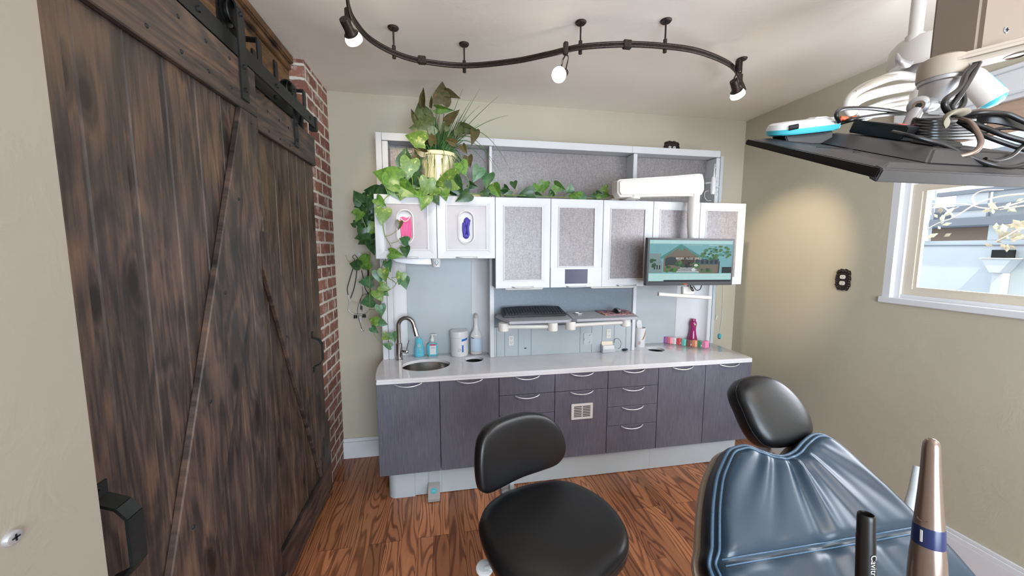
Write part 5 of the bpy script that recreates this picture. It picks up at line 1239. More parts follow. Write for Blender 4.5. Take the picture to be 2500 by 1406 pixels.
# support post
pa_ = PP(1237, 1180, bp0-bn*.05, bn); 
bar = [pa_+Vector((0, 0, .06)), pa_+Vector((0, 0, -.02)), pa_+Vector((.01, -.03, -.095)), Vector((cs.x-.04, cs.y+.06, ZSEAT-.085))]
g = MB()
wv = bu*.030
for a, b in zip(bar, bar[1:]):
    nn = bn*.007
    g.hexa([a-wv-nn, a+wv-nn, a+wv+nn, a-wv+nn, b-wv-nn, b+wv-nn, b+wv+nn, b-wv+nn], .002)
obj('back_support', g, M['alu'], t)
obj('support_cover', MB().hexa([bar[0]+wv*.2+bn*.008, bar[0]+wv*.95+bn*.008, bar[0]+wv*.95+bn*.012, bar[0]+wv*.2+bn*.012, bar[1]+wv*.2+bn*.008-Vector((0, 0, .03)), bar[1]+wv*.95+bn*.008-Vector((0, 0, .03)), bar[1]+wv*.95+bn*.012-Vector((0, 0, .03)), bar[1]+wv*.2+bn*.012-Vector((0, 0, .03))], .002), M['plinth'], t)
obj('column', MB().lathe([(0, .10), (.028, .10), (.028, .36), (.020, .362), (.020, ZSEAT-.075), (.06, ZSEAT-.07), (.07, ZSEAT-.056), (0, ZSEAT-.056)], (cs.x, cs.y, 0), (0, 0, 1), 24), M['alu'], t)
obj('lever_box', MB().box(cs.x-.08, cs.x+.08, cs.y-.06, cs.y+.06, ZSEAT-.095, ZSEAT-.06, .008), M['black'], t)
for k in range(5):
    a = math.radians(40+72*k); e = Vector((cs.x+math.cos(a)*.27, cs.y+math.sin(a)*.27, .075))
    lg = obj('base_leg', MB().tube([Vector((cs.x, cs.y, .115)), (Vector((cs.x, cs.y, .115))+e)/2+Vector((0, 0, .006)), e], [.026, .021, .014], 12, smooth=4), M['alu'], t)
    obj('caster', MB().cyl(e+Vector((math.sin(a)*.02, -math.cos(a)*.02, -.047)), e-Vector((math.sin(a)*.02, -math.cos(a)*.02, .047)), .027, 20).cyl(e-Vector((0, 0, .03)), e, .006, 8), M['black'], lg)
lp = PZ(1183, 1386, ZSEAT-.09); le = Vector((cs.x-.02, cs.y-.03, ZSEAT-.08))
tip = Vector((lp.x, lp.y, ZSEAT-.09))
obj('height_lever', MB().tube([le, (le+tip)/2+Vector((0, 0, .004)), tip], [.008, .006, .012], 10, smooth=4, flat=(.5, 1.2)).lathe([(0, .005), (.020, .005), (.026, .002), (.027, -.002), (.024, -.006), (0, -.006)], tip, (0, -.2, 1), 28), M['white'], t)
obj('lever_emblem', MB().lathe([(0, .0062), (.017, .0062), (.018, .005)], tip, (0, -.2, 1), 28), M['clear'], t)

# ================================================================== DENTAL CHAIR
al = math.radians(42); P0 = PY(1895, 1112, .85)
cw = Vector((1, 0, 0)); cdv = Vector((0, -math.cos(al), -math.sin(al))); cn = cw.cross(cdv).normalized()
if cn.z < 0: cn = -cn
t = thing('dental_chair', 'reclined dental chair in blue-black leather with oval headrest, lower right', 'dental chair', (P0.x+.02, .35, 0))
def bpl(x, y):
    p = PP(x, y, P0, cn)-P0; return (p.dot(cw), p.dot(cdv))
Lp = [bpl(x, y) for x, y in [(1764, 1116), (1745, 1161), (1736, 1210), (1732, 1254), (1730, 1330), (1731, 1406)]]
Tp = [bpl(x, y) for x, y in [(1764, 1116), (1774, 1100), (1790, 1091), (1820, 1087), (1861, 1103), (1902, 1112), (1932, 1101), (1954, 1078), (1977, 1061), (1999, 1060), (2020, 1069), (2045, 1087)]]
Rp = [bpl(x, y) for x, y in [(2045, 1087), (2074, 1112), (2120, 1157), (2175, 1209), (2250, 1283), (2318, 1350)]]
Lp.append((Lp[-1][0]-.0, .40)); Lp.append((Lp[-1][0]+.015, .60)); Rp.append((Rp[-1][0]+.01, .42)); Rp.append((Rp[-2][0]-.0, .60))
v2 = lambda q: Vector((q[0], q[1], 0))
def resample(pts, n):
    P = crom([v2(p) for p in pts], 12); cum = [0]
    for a, b in zip(P, P[1:]): cum.append(cum[-1]+(b-a).length)
    out = []
    for k in range(n+1):
        s = cum[-1]*k/n; i = 0
        while i < len(cum)-2 and cum[i+1] < s: i += 1
        f = (s-cum[i])/max(1e-9, cum[i+1]-cum[i]); out.append(P[i].lerp(P[i+1], f))
    return out
NU, NV = 90, 96
Lc, Rc, Tc = resample(Lp, NV), resample(Rp, NV), resample(Tp, NU)
Bc = [Lc[-1].lerp(Rc[-1], k/NU) for k in range(NU+1)]
def cpt(i, j):
    s, v = i/NU, j/NV
    return Lc[j]*(1-s)+Rc[j]*s+Tc[i]*(1-v)+Bc[i]*v-((1-s)*(1-v)*Tc[0]+s*(1-v)*Tc[-1]+(1-s)*v*Bc[0]+s*v*Bc[-1])
outline2 = Tc+Rc[1:]+Bc[::-1][1:]+Lc[::-1][1:-1]
seamd = bpl(1895, 1353)[1]
def hgt(p, edge):
    e = min(1.0, edge/.045); rim = math.sqrt(max(0, 1-(1-e)**2))
    h = .030*rim
    # lumbar hollow and side bolsters
    h += .014*rim*min(1, (abs(p.x-.02)/.30)**2)
    # gathers fanning out from the neck notch
    dx, dy = p.x-.03, p.y+.10; r = math.hypot(dx, dy); an = math.atan2(dx, dy)
    fade = max(0, min(1, (r-.10)/.05))*max(0, 1-abs(an)/1.15)
    if p.y < seamd: am = fade*max(0.3, 1-(r-.12)/.42)
    else: am = fade*.7*max(0, 1-(p.y-seamd)/.22)
    wob = .5*math.sin(3*an+9*r)
    h += am*.0085*(math.sin(an*17+wob*2+1.0)+.4*math.sin(an*29+2+5*r))
    h -= .012*math.exp(-((p.y-seamd+.05*(p.x)*0)/.012)**2)
    return h*rim if edge < .02 else h
from mathutils import kdtree
epts = [p for seg in (Lc, Tc, Rc) for a_, b_ in zip(seg, seg[1:]) for p in (a_, a_.lerp(b_, .33), a_.lerp(b_, .66))]
kd_ = kdtree.KDTree(len(epts))
for i_, p_ in enumerate(epts): kd_.insert(p_, i_)
kd_.balance()
g = MB(); grid = []
for j in range(NV+1):
    row = []
    for i in range(NU+1):
        p = cpt(i, j); ed = kd_.find(p)[2]
        row.append(g.b.verts.new(P0+cw*p.x+cdv*p.y+cn*hgt(p, ed)))
    grid.append(row)
for j in range(NV):
    for i in range(NU): g.b.faces.new((grid[j][i], grid[j+1][i], grid[j+1][i+1], grid[j][i+1]))
obj('back_cushion', g, M['chair_leather'], t, angle=180)
W3 = lambda p, h=0: P0+cw*p.x+cdv*p.y+cn*h
g = MB(); ring = [W3(p) for p in outline2]
vs = [[g.b.verts.new(W3(p, 0)) for p in outline2]]
cen = sum((v2((p.x, p.y)) for p in outline2), Vector())/len(outline2)
for sc, h in ((1.008, -.008), (1.006, -.03), (.985, -.05), (.93, -.062), (.6, -.07)): vs.append([g.b.verts.new(W3(cen+(p-cen)*sc, h)) for p in outline2])
for A, B in zip(vs, vs[1:]):
    for k in range(len(A)): g.b.faces.new((A[k], A[(k+1) % len(A)], B[(k+1) % len(A)], B[k]))
g.b.faces.new(vs[-1]); bmesh.ops.recalc_face_normals(g.b, faces=g.b.faces[:])
obj('cushion_side', g, M['black'], t)
g = MB(); sh_ = [W3(cen+(p-cen)*1.004, -.045) for p in outline2]
vs = []
for sc, h in ((1.014, -.052), (1.014, -.066), (.98, -.085), (.8, -.10), (.4, -.105)): vs.append([g.b.verts.new(W3(cen+(p-cen)*sc, h)) for p in outline2])
for A, B in zip(vs, vs[1:]):
    for k in range(len(A)): g.b.faces.new((A[k], A[(k+1) % len(A)], B[(k+1) % len(A)], B[k]))
g.b.faces.new(vs[-1]); g.b.faces.new(vs[0][::-1]); bmesh.ops.recalc_face_normals(g.b, faces=g.b.faces[:])
obj('back_shell', g, M['cream'], t)
rim = Lc[::-1][:-1]+Tc+Rc[1:]
inner = []
for p in rim: inner.append(p)
def inset(pts, d):
    out = []
    for k, p in enumerate(pts):
        a = pts[max(0, k-1)]; b = pts[min(len(pts)-1, k+1)]; tt = (b-a).normalized(); out.append(p+Vector((-tt.y, tt.x, 0))*d)
    return out
g = MB()
sg1, sg2 = inset(rim, .004), inset(rim, .014)
dirn = 1 if (sg2[len(sg2)//2].y > rim[len(rim)//2].y) else -1
sg1, sg2 = inset(rim, .004*dirn), inset(rim, .0135*dirn)
g.tube([W3(p, hgt(p, .004)+.001) for p in sg1], .0046, 8).tube([W3(p, hgt(p, .0135)+.001) for p in sg2], .0034, 8)
obj('edge_piping', g, M['piping'], t)
g = MB(); g2 = MB()
for off in (-.006, .006):
    pts = []
    for i in range(4, NU-3):
        s = i/NU; j = min(range(NV+1), key=lambda q: abs(cpt(i, q).y-seamd)); p = cpt(i, j); p = Vector((p.x, seamd+off, 0))
        ed = kd_.find(p)[2]; pts.append(W3(p, hgt(p, ed)+.0015))
    g.tube(pts, .0016, 6)
obj('cross_seam', g, M['piping'], t)
# headrest
hn_al = math.radians(62); hd = Vector((0, -math.cos(hn_al), -math.sin(hn_al))); hn = cw.cross(hd).normalized()
if hn.y > 0: hn = -hn
hq = PY(1900, 1090, .90)
hpx = [(1793, 950), (1803, 930), (1822, 920), (1848, 916), (1880, 922), (1912, 942), (1942, 972), (1966, 1008), (1978, 1042), (1976, 1062), (1958, 1078), (1925, 1090), (1895, 1094), (1866, 1090), (1844, 1070), (1826, 1042), (1810, 1005), (1797, 975)]
hw_ = [PP(x, y, hq, hn) for x, y in hpx]
g, P_ = cushion(hw_, hn, .045, .034)
hr = obj('headrest', g, M['leather'], t, angle=80)
cc = sum(P_, Vector())/len(P_)
obj('headrest_seam', MB().tube([cc+(p-cc)*.985+hn*.004 for p in P_], .0013, 6, closed=True), M['leather'], hr)
hb_ = cc-hn*.05
obj('headrest_bracket', MB().tube([hb_, hb_+hd*.08-hn*.02, W3(Vector((.02, .10, 0)), -.09)], [.02, .018, .02], 12, flat=(.5, 1.4)), M['alu'], t)
# seat, base, armrest (mostly below the frame)
sc_ = W3(Vector((.02, .60, 0)), -.02)
g, _ = cushion([Vector((sc_.x+x, sc_.y+y, sc_.z-.02)) for x, y in ((-.27, .04), (-.28, -.2), (-.26, -.5), (-.2, -.9), (-.12, -1.0), (.12, -1.0), (.2, -.9), (.26, -.5), (.28, -.2), (.27, .04))], (0, 0, 1), .07, .03)
obj('seat_cushion', g, M['chair_leather'], t, angle=80)
obj('pedestal', MB().box(sc_.x-.14, sc_.x+.14, sc_.y-.6, sc_.y+.05, .06, sc_.z-.09, .03, 3).box(sc_.x-.25, sc_.x+.25, sc_.y-.8, sc_.y+.15, .0, .06, .02, 3), M['cream'], t)
ar1, ar2 = PY(2240, 1140, .98), PY(2222, 1262, .93)
obj('armrest_post', MB().tube([ar1, (ar1+ar2)/2, ar2, ar2+Vector((-.02, -.05, -.22)), Vector((sc_.x+.2, ar2.y-.15, sc_.z-.06))], [.012, .015, .018, .018, .02], 14, smooth=4), M['plinth'], t)

# ================================================================== HAND INSTRUMENTS ON THE DELIVERY HEAD
def DD(x, y, d): return CAM+ray(x, y)*d
t = thing('ultrasonic_handpiece', 'black tubular handpiece with white lettering, hollow end up, lower right', 'handpiece', DD(2113, 1560, .37))
a, b = DD(2115, 1254, .37), DD(2110, 1570, .37); ax = (b-a).normalized(); Lx = (b-a).length
obj('sleeve', MB().lathe([(.0050, .010), (.0052, .0012), (.0060, 0), (.0069, .0012), (.0072, .005), (.0073, .022), (.0076, .0225), (.0078, .06), (.0082, Lx), (0, Lx)], a, ax, 40), M['black'], t)
obj('hollow', MB().lathe([(.0052, .0010), (.0048, .012), (0, .014)], a, ax, 32), M['dark'], t)
vr = (a-CAM).normalized(); vw = -(vr-ax*vr.dot(ax)).normalized()
side_ = ax.cross(vw).normalized()
tm = text_mb('Cavitron', .0082, (0, 0, 0), (1, 0, 0), (0, 1, 0), .0001, align='LEFT')
sd = -side_ if side_.dot(rgt) < 0 else side_
for v in tm.b.verts:   # wrap the lettering round the sleeve, reading downwards
    s_, r_, dz = v.co.x, v.co.y, v.co.z; th = .80+r_/.0080
    v.co = a+ax*(Lx*.275+s_)+(vw*math.cos(th)+sd*math.sin(th))*(.0082+abs(dz))
obj('lettering', tm, M['white'], t)
t = thing('camera_handpiece', 'champagne metal wand with a navy ring marked I, lower right corner', 'handpiece', DD(2262, 1570, .34))
a, b = DD(2275, 1070, .34), DD(2258, 1570, .34); ax = (b-a).normalized(); Lx = (b-a).length; kx = .34/F/1.42
def R2(px): return px*kx
hh = lambda y: (y-1070)/500*Lx
pr = [(0, 0), (R2(9), hh(1071)), (R2(17), hh(1076)), (R2(21.5), hh(1084)), (R2(23), hh(1096)), (R2(24), hh(1120)), (R2(26), hh(1150)), (R2(30), hh(1200)), (R2(35), hh(1250)), (R2(38), hh(1278)), (R2(39), hh(1283))]
obj('wand_tip', MB().lathe(pr, a, ax, 48), M['champagne'], t)
obj('navy_ring', MB().lathe([(R2(38.5), hh(1281)), (R2(39.6), hh(1283)), (R2(41), hh(1305)), (R2(42), hh(1326)), (R2(41), hh(1328))], a, ax, 48), M['navy'], t)
obj('wand_body', MB().lathe([(R2(41), hh(1326)), (R2(42), hh(1330)), (R2(46), hh(1360)), (R2(49), hh(1406)), (R2(50), hh(1500)), (R2(46), Lx), (0, Lx)], a, ax, 48), M['champagne'], t)
vr = (a-CAM).normalized(); vw = -(vr-ax*vr.dot(ax)).normalized(); sd = ax.cross(vw).normalized(); sd = sd if sd.dot(rgt) > 0 else -sd
q = a+ax*hh(1304)+(vw*math.cos(-.4)+sd*math.sin(-.4))*R2(41.3); nq = (vw*math.cos(-.4)+sd*math.sin(-.4)).normalized()
g = text_mb('I', R2(58), q+nq*.0003, (-ax).cross(nq), -ax, .0003)
obj('marking', g, M['white'], t)
el = [a+ax*(hh(1262)+R2(10)*math.sin(k*PI/10))+(vw*math.cos(-.45+.42*math.cos(k*PI/10))+sd*math.sin(-.45+.42*math.cos(k*PI/10)))*R2(36.8) for k in range(1, 10)]
obj('button_ridge', MB().tube(el, .0006, 6), M['champagne'], t)
t = thing('instrument_holder', 'grey instrument holder below the two handpieces', 'instrument holder', DD(2190, 1640, .36))
q1, q2 = DD(2020, 1600, .38), DD(2360, 1600, .35)
obj('holder_bar', MB().tube([q1, q2], .022, 16), M['plinth'], t)
obj('holder_arm', MB().tube([q2, q2+Vector((.25, -.02, -.08)), q2+Vector((.5, -.3, -.25)), Vector((1.4, -.9, .4)), Vector((1.4, -.9, 0))], .025, 14, smooth=5), M['plinth'], t)

# ================================================================== OVERHEAD MONITOR
XL, YA_, YB_ = .745, .834, .533
A = Vector((XL, YA_, 1.55+.326*YA_)); B = Vector((XL, YB_, 1.55+.26*YB_))
u_ = Vector((1, 0, 0)); vdir = (A-B).normalized(); nb = u_.cross(vdir).normalized()      # back normal (up / towards viewer)
if nb.z < 0: nb = -nb
MWd, MHd = .545, (A-B).length
t = thing('ceiling_monitor', 'black monitor seen from behind, hung face-down overhead at upper right', 'monitor', B+u_*MWd/2+vdir*MHd/2)
def q_(u, v, h=0): return B+u_*u*MWd+vdir*v*MHd+nb*h
obj('bezel', MB().hexa([q_(0, 0, -.016), q_(1, 0, -.016), q_(1, 1, -.012), q_(0, 1, -.012), q_(0, 0, 0), q_(1, 0, 0), q_(1, 1, 0), q_(0, 1, 0)], .002), M['black'], t)
bkm = simple('charcoal_monitor_back', (52, 49, 50), .42)
obj('back_shell', MB().hexa([q_(.02, .015, 0), q_(.98, .015, 0), q_(.98, .985, 0), q_(.02, .985, 0), q_(.07, .06, .010), q_(.93, .06, .010), q_(.93, .93, .008), q_(.07, .93, .008)], .002), bkm, t)
obj('back_hump', MB().hexa([q_(.22, .05, .009), q_(.80, .05, .009), q_(.78, .88, .008), q_(.24, .88, .008), q_(.29, .14, .034), q_(.73, .14, .034), q_(.71, .80, .034), q_(.31, .80, .034)], .004), bkm, t)
obj('lower_strip', MB().hexa([q_(.0, -.012, -.022), q_(1, -.012, -.022), q_(1, .04, -.018), q_(0, .04, -.018), q_(.01, -.002, 0), q_(.99, -.002, 0), q_(.99, .05, .004), q_(.01, .05, .004)], .002), bkm, t)
obj('seam', MB().tube([q_(.07, .52, .0098), q_(.25, .50, .0105)], .0007, 5), M['dark'], t)
obj('slot', MB().box(*[c for c in (q_(.16, .36).x-.008, q_(.16, .36).x+.008, q_(.16, .36).y-.002, q_(.16, .36).y+.002, q_(.16, .36, .0095).z, q_(.16, .36, .0125).z)]), M['dark'], t)
pc_ = q_(.86, .25, .012)
obj('port_block', MB().hexa([q_(.34, .20, .034), q_(.48, .20, .034), q_(.48, .34, .034), q_(.34, .34, .034), q_(.35, .21, .046), q_(.47, .21, .046), q_(.47, .33, .046), q_(.35, .33, .046)], .003), M['black'], t)
# VESA plate + tilt
YJ = .68
t = thing('monitor_mount', 'silver tilting joint and overhead arm holding the face-down monitor', 'monitor mount', PY(2290, 200, YJ))
p0_, p1_ = PY(2205, 335, YJ), PY(2243, 258, YJ)
kr = ray(2235, 252).normalized(); kax = (kr+Vector((.15, .1, 0))).normalized()
obj('tilt_stem', MB().tube([p0_, p1_+(p0_-p1_).normalized()*.012], [.0115, .013], 18), M['greysilver'], t)
obj('tilt_knuckle', MB().lathe([(0, -.016), (.015, -.016), (.019, -.012), (.0195, .02), (.016, .03), (0, .03)], p1_, kax, 28).tube([p1_+kax*.005, PY(2275, 255, YJ+.02)], .015, 14), M['greysilver'], t)
kc = p1_-kax*.0162
sc = obj('screw', MB().lathe([(0, .0006), (.0095, .0006), (.0105, -.001)], kc, -kax, 24), M['champagne'], t)
obj('recess', MB().lathe([(0, .0012), (.0055, .0012), (.0057, .0006)], kc, -kax, 6), M['dark'], sc)
jc = PY(2290, 262, YJ+.02); jt = PY(2300, 150, YJ+.02)
obj('swivel_body', MB().lathe([(0, 0), (.033, .0), (.036, .004), (.034, .050), (.038, .052), (.038, .060), (0, .060)], jc, (0, 0, 1), 36), M['greysilver'], t)
zj = jc.z+.060
obj('swivel_cap', MB().lathe([(0, 0), (.040, 0), (.041, .003), (.041, .030), (.038, .042), (.030, .047), (0, .048)], (jc.x, jc.y, zj), (0, 0, 1), 36), M['cream'], t)
e1, e2 = Vector((jc.x-.01, jc.y, zj+.012)), PY(2560, 115, .60)
dv = (e2-e1).normalized(); sv_ = Vector((-dv.y, dv.x, 0)).normalized()*.034
upx = Vector((0, 0, .026))
o = obj('arm_blade', MB().hexa([e1-sv_, e2-sv_, e2+sv_, e1+sv_, e1-sv_+upx, e2-sv_+upx, e2+sv_+upx, e1+sv_+upx], .010), M['cream'], t)
qh = e1.lerp(e2, .72); obj('arm_hole', MB().lathe([(0, 0), (.014, 0), (.016, .002)], qh+Vector((-.0, -.0, -.0005)), (0, 0, -1), 20), M['champagne'], t)
# big square arm housing
zb1 = PY(2388, 122, .66)
c1, c2 = PY(2388, 130, .66), PY(2700, 40, .66)
up3 = Vector((.0, 0, .26))
th_ = Vector((0, .09, 0))
obj('arm_housing', MB().hexa([c1, c2, c2+th_, c1+th_, c1+up3, c2+up3+Vector((0, 0, .02)), c2+up3+th_, c1+up3+th_], .008), simple('tan_arm_housing', (138, 123, 110), .55), t)
sc0 = PY(2457, 73, .6592); sc = obj('screw', MB().lathe([(0, .001), (.0062, .001), (.007, 0)], sc0, (0, -1, 0), 24), M['greysilver'], t)
obj('cross_slot', MB().box(sc0.x-.004, sc0.x+.004, sc0.y-.0022, sc0.y-.0012, sc0.z-.0008, sc0.z+.0008).box(sc0.x-.0008, sc0.x+.0008, sc0.y-.0022, sc0.y-.0012, sc0.z-.004, sc0.z+.004), M['dark'], t)
ce = c2+up3
obj('ceiling_post', MB().cyl((ce.x-.15, .705, ce.z-.02), (ce.x-.15, .705, ZC), .035, 28), M['cream'], t)
# cables
cab = []
def cable(pts, r, label, mat='blackcable', k=6):
    g = MB(); g.tube([PY(*p) for p in pts], r, 8, smooth=k); return tag(obj('cable', g, M[mat]), label, 'cable')
cable([(2048, 298, .73), (2042, 280, .72), (2056, 266, .74), (2110, 264, .76), (2170, 270, .78), (2230, 280, .78), (2290, 285, .78)], .0045, 'black cable arching highest across the back of the overhead monitor')
cable([(2052, 300, .74), (2090, 290, .72), (2150, 281, .78), (2210, 277, .78), (2260, 280, .78)], .005, 'straight black cable just under the highest one')
cable([(2180, 322, .64), (2215, 330, .60), (2260, 342, .58), (2310, 356, .57), (2360, 380, .56), (2420, 402, .54), (2470, 408, .53), (2520, 395, .52)], .0042, 'black power cable sweeping down right across the monitor back')
cable([(2390, 150, .66), (2360, 180, .64), (2345, 215, .62), (2308, 245, .60), (2312, 270, .60), (2330, 280, .60)], .0055, 'leftmost of the black cables dropping from the arm')
cable([(2400, 130, .67), (2375, 180, .64), (2345, 230, .61), (2322, 262, .61), (2330, 275, .60)], .0055, 'middle black cable dropping from the arm behind the strap')
cable([(2405, 125, .68), (2380, 170, .65), (2350, 215, .63), (2352, 250, .62), (2338, 275, .61)], .0055, 'rightmost of the black cables dropping from the arm')
cable([(2350, 282, .60), (2400, 275, .58), (2455, 278, .57), (2490, 292, .56), (2530, 310, .55)], .0048, 'black cable curving right from the tan strap')
cable([(2345, 290, .60), (2370, 300, .58), (2390, 330, .56), (2394, 352, .55), (2378, 372, .55), (2340, 382, .56), (2320, 378, .57)], .0045, 'grey-brown cable looping down to the monitor ports', 'champagne')
cable([(2350, 292, .61), (2400, 310, .59), (2450, 330, .57), (2520, 350, .55)], .0050, 'thick black cable running right below the strap')
cable([(2340, 296, .62), (2390, 325, .59), (2440, 345, .57), (2520, 372, .55)], .0042, 'lowest black cable fanning right from the strap')
cable([(2500, 352, .56), (2480, 372, .55), (2460, 385, .55), (2430, 392, .55), (2405, 388, .55)], .0036, 'thin brown-black cable curling at the right frame edge')
cable([(2295, 305, .66), (2340, 318, .64), (2400, 322, .62), (2460, 312, .60), (2520, 318, .58)], .004, 'black cable lying in the bundle behind the joint')
g = MB()
for k in range(7):
    yy = 292+7*k
    g.tube([PY(2236+3*(k % 2), yy, .66-.004*k), PY(2290, yy+4, .63-.004*k), PY(2370, yy+2, .64-.004*k), PY(2400, yy-4, .67-.004*k), PY(2330, yy-6, .71-.004*k), PY(2250, yy-4, .69-.004*k)], .0042, 7, closed=True, smooth=5)
tag(obj('cable_coil', g, M['blackcable']), 'coiled bundle of black cable resting on the monitor back below the joint', 'cable')
g = MB()
for k in range(6):
    g.tube([PY(2385, 285+3*k, .60), PY(2420, 283+3*k, .585), PY(2460, 290+3*k, .575), PY(2505, 298+4*k, .57)], .0030, 6, smooth=5)
tag(obj('cable_hank', g, M['blackcable']), 'tied hank of thin black cable at the right edge of the frame', 'cable')
tag(obj('strap_loop', MB().tube([PY(2312, 302, .60), PY(2308, 288, .595), PY(2322, 276, .59), PY(2345, 272, .59), PY(2352, 280, .60)], .0085, 10, smooth=5, flat=(1.3, .5)), M['velcro']), 'tan hook-and-loop strap binding the black cables', 'strap')
# black junction box
t = thing('adapter_box', 'flat black adapter box with a red light on the monitor back', 'adapter', PY(2120, 325, .72))
bx_ = lambda dz: [PY(2060, 320, .76)+Vector((0, 0, dz)), PY(2062, 318, .84)+Vector((0, 0, dz)), PY(2188, 318, .80)+Vector((0, 0, dz)), PY(2175, 330, .70)+Vector((0, 0, dz))]
lo = bx_(-.012); hi = bx_(.0)
a0 = Vector((.915, .70, 0)); 
def onb(u, v, h): return q_(u, v, h)
us, ue, vs_, ve = .37, .60, .42, .78
obj('box', MB().hexa([onb(us, vs_, .036), onb(ue, vs_, .036), onb(ue, ve, .036), onb(us, ve, .036), onb(us, vs_, .062), onb(ue, vs_, .062), onb(ue, ve, .062), onb(us, ve, .062)], .002), M['black'], t)
obj('top_plate', MB().hexa([onb(us+.01, vs_+.02, .062), onb(ue-.01, vs_+.02, .062), onb(ue-.01, ve-.02, .062), onb(us+.01, ve-.02, .062), onb(us+.01, vs_+.02, .064), onb(ue-.01, vs_+.02, .064), onb(ue-.01, ve-.02, .064), onb(us+.01, ve-.02, .064)]), bkm, t)
obj('switch', MB().hexa([onb(.50, .55, .064), onb(.54, .55, .064), onb(.54, .61, .064), onb(.50, .61, .064), onb(.50, .55, .069), onb(.54, .55, .067), onb(.54, .61, .067), onb(.50, .61, .069)]), M['dark'], t)
obj('indicator', MB().hexa([onb(.455, .56, .064), onb(.475, .56, .064), onb(.475, .59, .064), onb(.455, .59, .064), onb(.455, .56, .0652), onb(.475, .56, .0652), onb(.475, .59, .0652), onb(.455, .59, .0652)]), emit('red_led', (255, 90, 90), 1.5), t)
obj('red_tape', MB().tube([PY(2044, 300, .74), PY(2054, 288, .73), PY(2066, 290, .73)], .0052, 8).tube([PY(2078, 290, .73), PY(2088, 288, .73)], .0052, 8), M['orange'], t)
# white / teal sensor
sa, sb = PY(1880, 321, .80), PY(2040, 303, .76); sx = (sb-sa).normalized(); sy_ = Vector((0, 1, .25)).normalized(); szv = sx.cross(sy_).normalized(); 
if szv.z < 0: szv = -szv
Ls = (sb-sa).length; t = thing('intraoral_sensor_case', 'white and teal plastic device lying on the back of the overhead monitor', 'device', (sa+sb)/2)
def outl(k0, wv=.036, n=20):
    out = []
    for k in range(n):
        a = 2*PI*k/n; out.append((sa+sb)/2+sx*(math.copysign(abs(math.cos(a))**.6, math.cos(a))*Ls/2*k0)+sy_*(math.copysign(abs(math.sin(a))**.8, math.sin(a))*wv*k0))
    return out
g, _ = cushion(outl(1.0), szv, .012, .0, rings=[(0, -.012), (.9, -.012), (.97, -.009), (1, 0), (1, .001), (0, .001)], sub=2); obj('lower_shell', g, M['teal'], t)
g, _ = cushion(outl(1.0), szv, .0, .018, rings=[(0, .001), (1.0, .001), (.99, .007), (.95, .013), (.85, .0165), (.5, .018), (0, .018)], sub=2); obj('upper_shell', g, M['white'], t)
cc_ = (sa+sb)/2-sx*Ls*.42
obj('open_end', MB().tube([sa+sx*.018+szv*.004-sy_*.03+sx*.0, sa+sx*.034+szv*.006-sy_*.034], .006, 10), M['dark'], t)
obj('raised_button', MB().hexa([sb-sx*.06+szv*.016-sy_*.015, sb-sx*.025+szv*.015-sy_*.015, sb-sx*.025+szv*.015+sy_*.015, sb-sx*.06+szv*.016+sy_*.015, sb-sx*.055+szv*.021-sy_*.012, sb-sx*.03+szv*.020-sy_*.012, sb-sx*.03+szv*.020+sy_*.012, sb-sx*.055+szv*.021+sy_*.012], .002), M['white'], t)
tag(obj('sensor_stand', MB().hexa([sa+sx*.03-szv*.012-sy_*.02-Vector((0, 0, .022)), sb-sx*.02-szv*.012-sy_*.02-Vector((0, 0, .03)), sb-sx*.02-szv*.012+sy_*.02-Vector((0, 0, .03)), sa+sx*.03-szv*.012+sy_*.02-Vector((0, 0, .02)), sa+sx*.02-szv*.0125-sy_*.02, sb-sx*.02-szv*.0125-sy_*.02, sb-sx*.02-szv*.0125+sy_*.02, sa+sx*.02-szv*.0125+sy_*.02], .002), M['black']), 'black pad under the white and teal device', 'pad')

# ================================================================== DENTAL LIGHT
YL = 1.22
pl = PY(2237, 40, YL)
t = thing('dental_light', 'white ceiling-mounted dental light with looped handles behind the monitor', 'dental light', (pl.x, YL, ZC))
pb_ = PY(2233, 100, YL); x_p = pb_.x
obj('ceiling_pole', MB().cyl((x_p, YL, pb_.z), (x_p, YL, ZC), .021, 28).cyl((x_p, YL, ZC-.02), (x_p, YL, ZC), .06, 28).cyl((x_p-.0, YL, pb_.z-.03), (x_p, YL, pb_.z+.02), .028, 28), M['plastic_white'], t)
hc = PY(2275, 130, YL); 
obj('hub', MB().lathe([(0, .05), (.11, .045), (.125, .02), (.125, -.03), (.115, -.05), (.09, -.056), (.085, -.045), (0, -.045)], hc, (.05, -.08, 1), 40), M['plastic_white'], t)
obj('hub_socket', MB().lathe([(.0, -.05), (.070, -.05), (.072, -.075), (0, -.075)], hc, (.05, -.08, 1), 32), M['greysilver'], t)
obj('crescent_clip', MB().tube([PY(2190, 132, YL-.05), PY(2196, 150, YL-.06), PY(2215, 158, YL-.06), PY(2228, 150, YL-.05)], [.004, .012, .012, .005], 10, smooth=5), M['greysilver'], t)
obj('neck', MB().cyl(hc-Vector((0, 0, .07)), hc-Vector((0, 0, .18)), .05, 28), M['plastic_white'], t)
hl = [(2240, 190), (2190, 185), (2140, 200), (2095, 222), (2073, 245), (2070, 268), (2082, 272), (2085, 255), (2110, 238), (2150, 225), (2200, 215), (2240, 212)]
obj('loop_handle', MB().tube([PY(x, y, YL+.02) for x, y in hl], .017, 12, smooth=5, flat=(1.0, .75)), M['plastic_white'], t)
obj('grip_inset', MB().tube([PY(x, y, YL-.004) for x, y in [(2090, 222), (2120, 207), (2150, 193), (2190, 182)]], [.003, .011, .012, .004], 10, smooth=5, flat=(1, .5)), simple('taupe_grip', (168, 156, 144), .6), t)
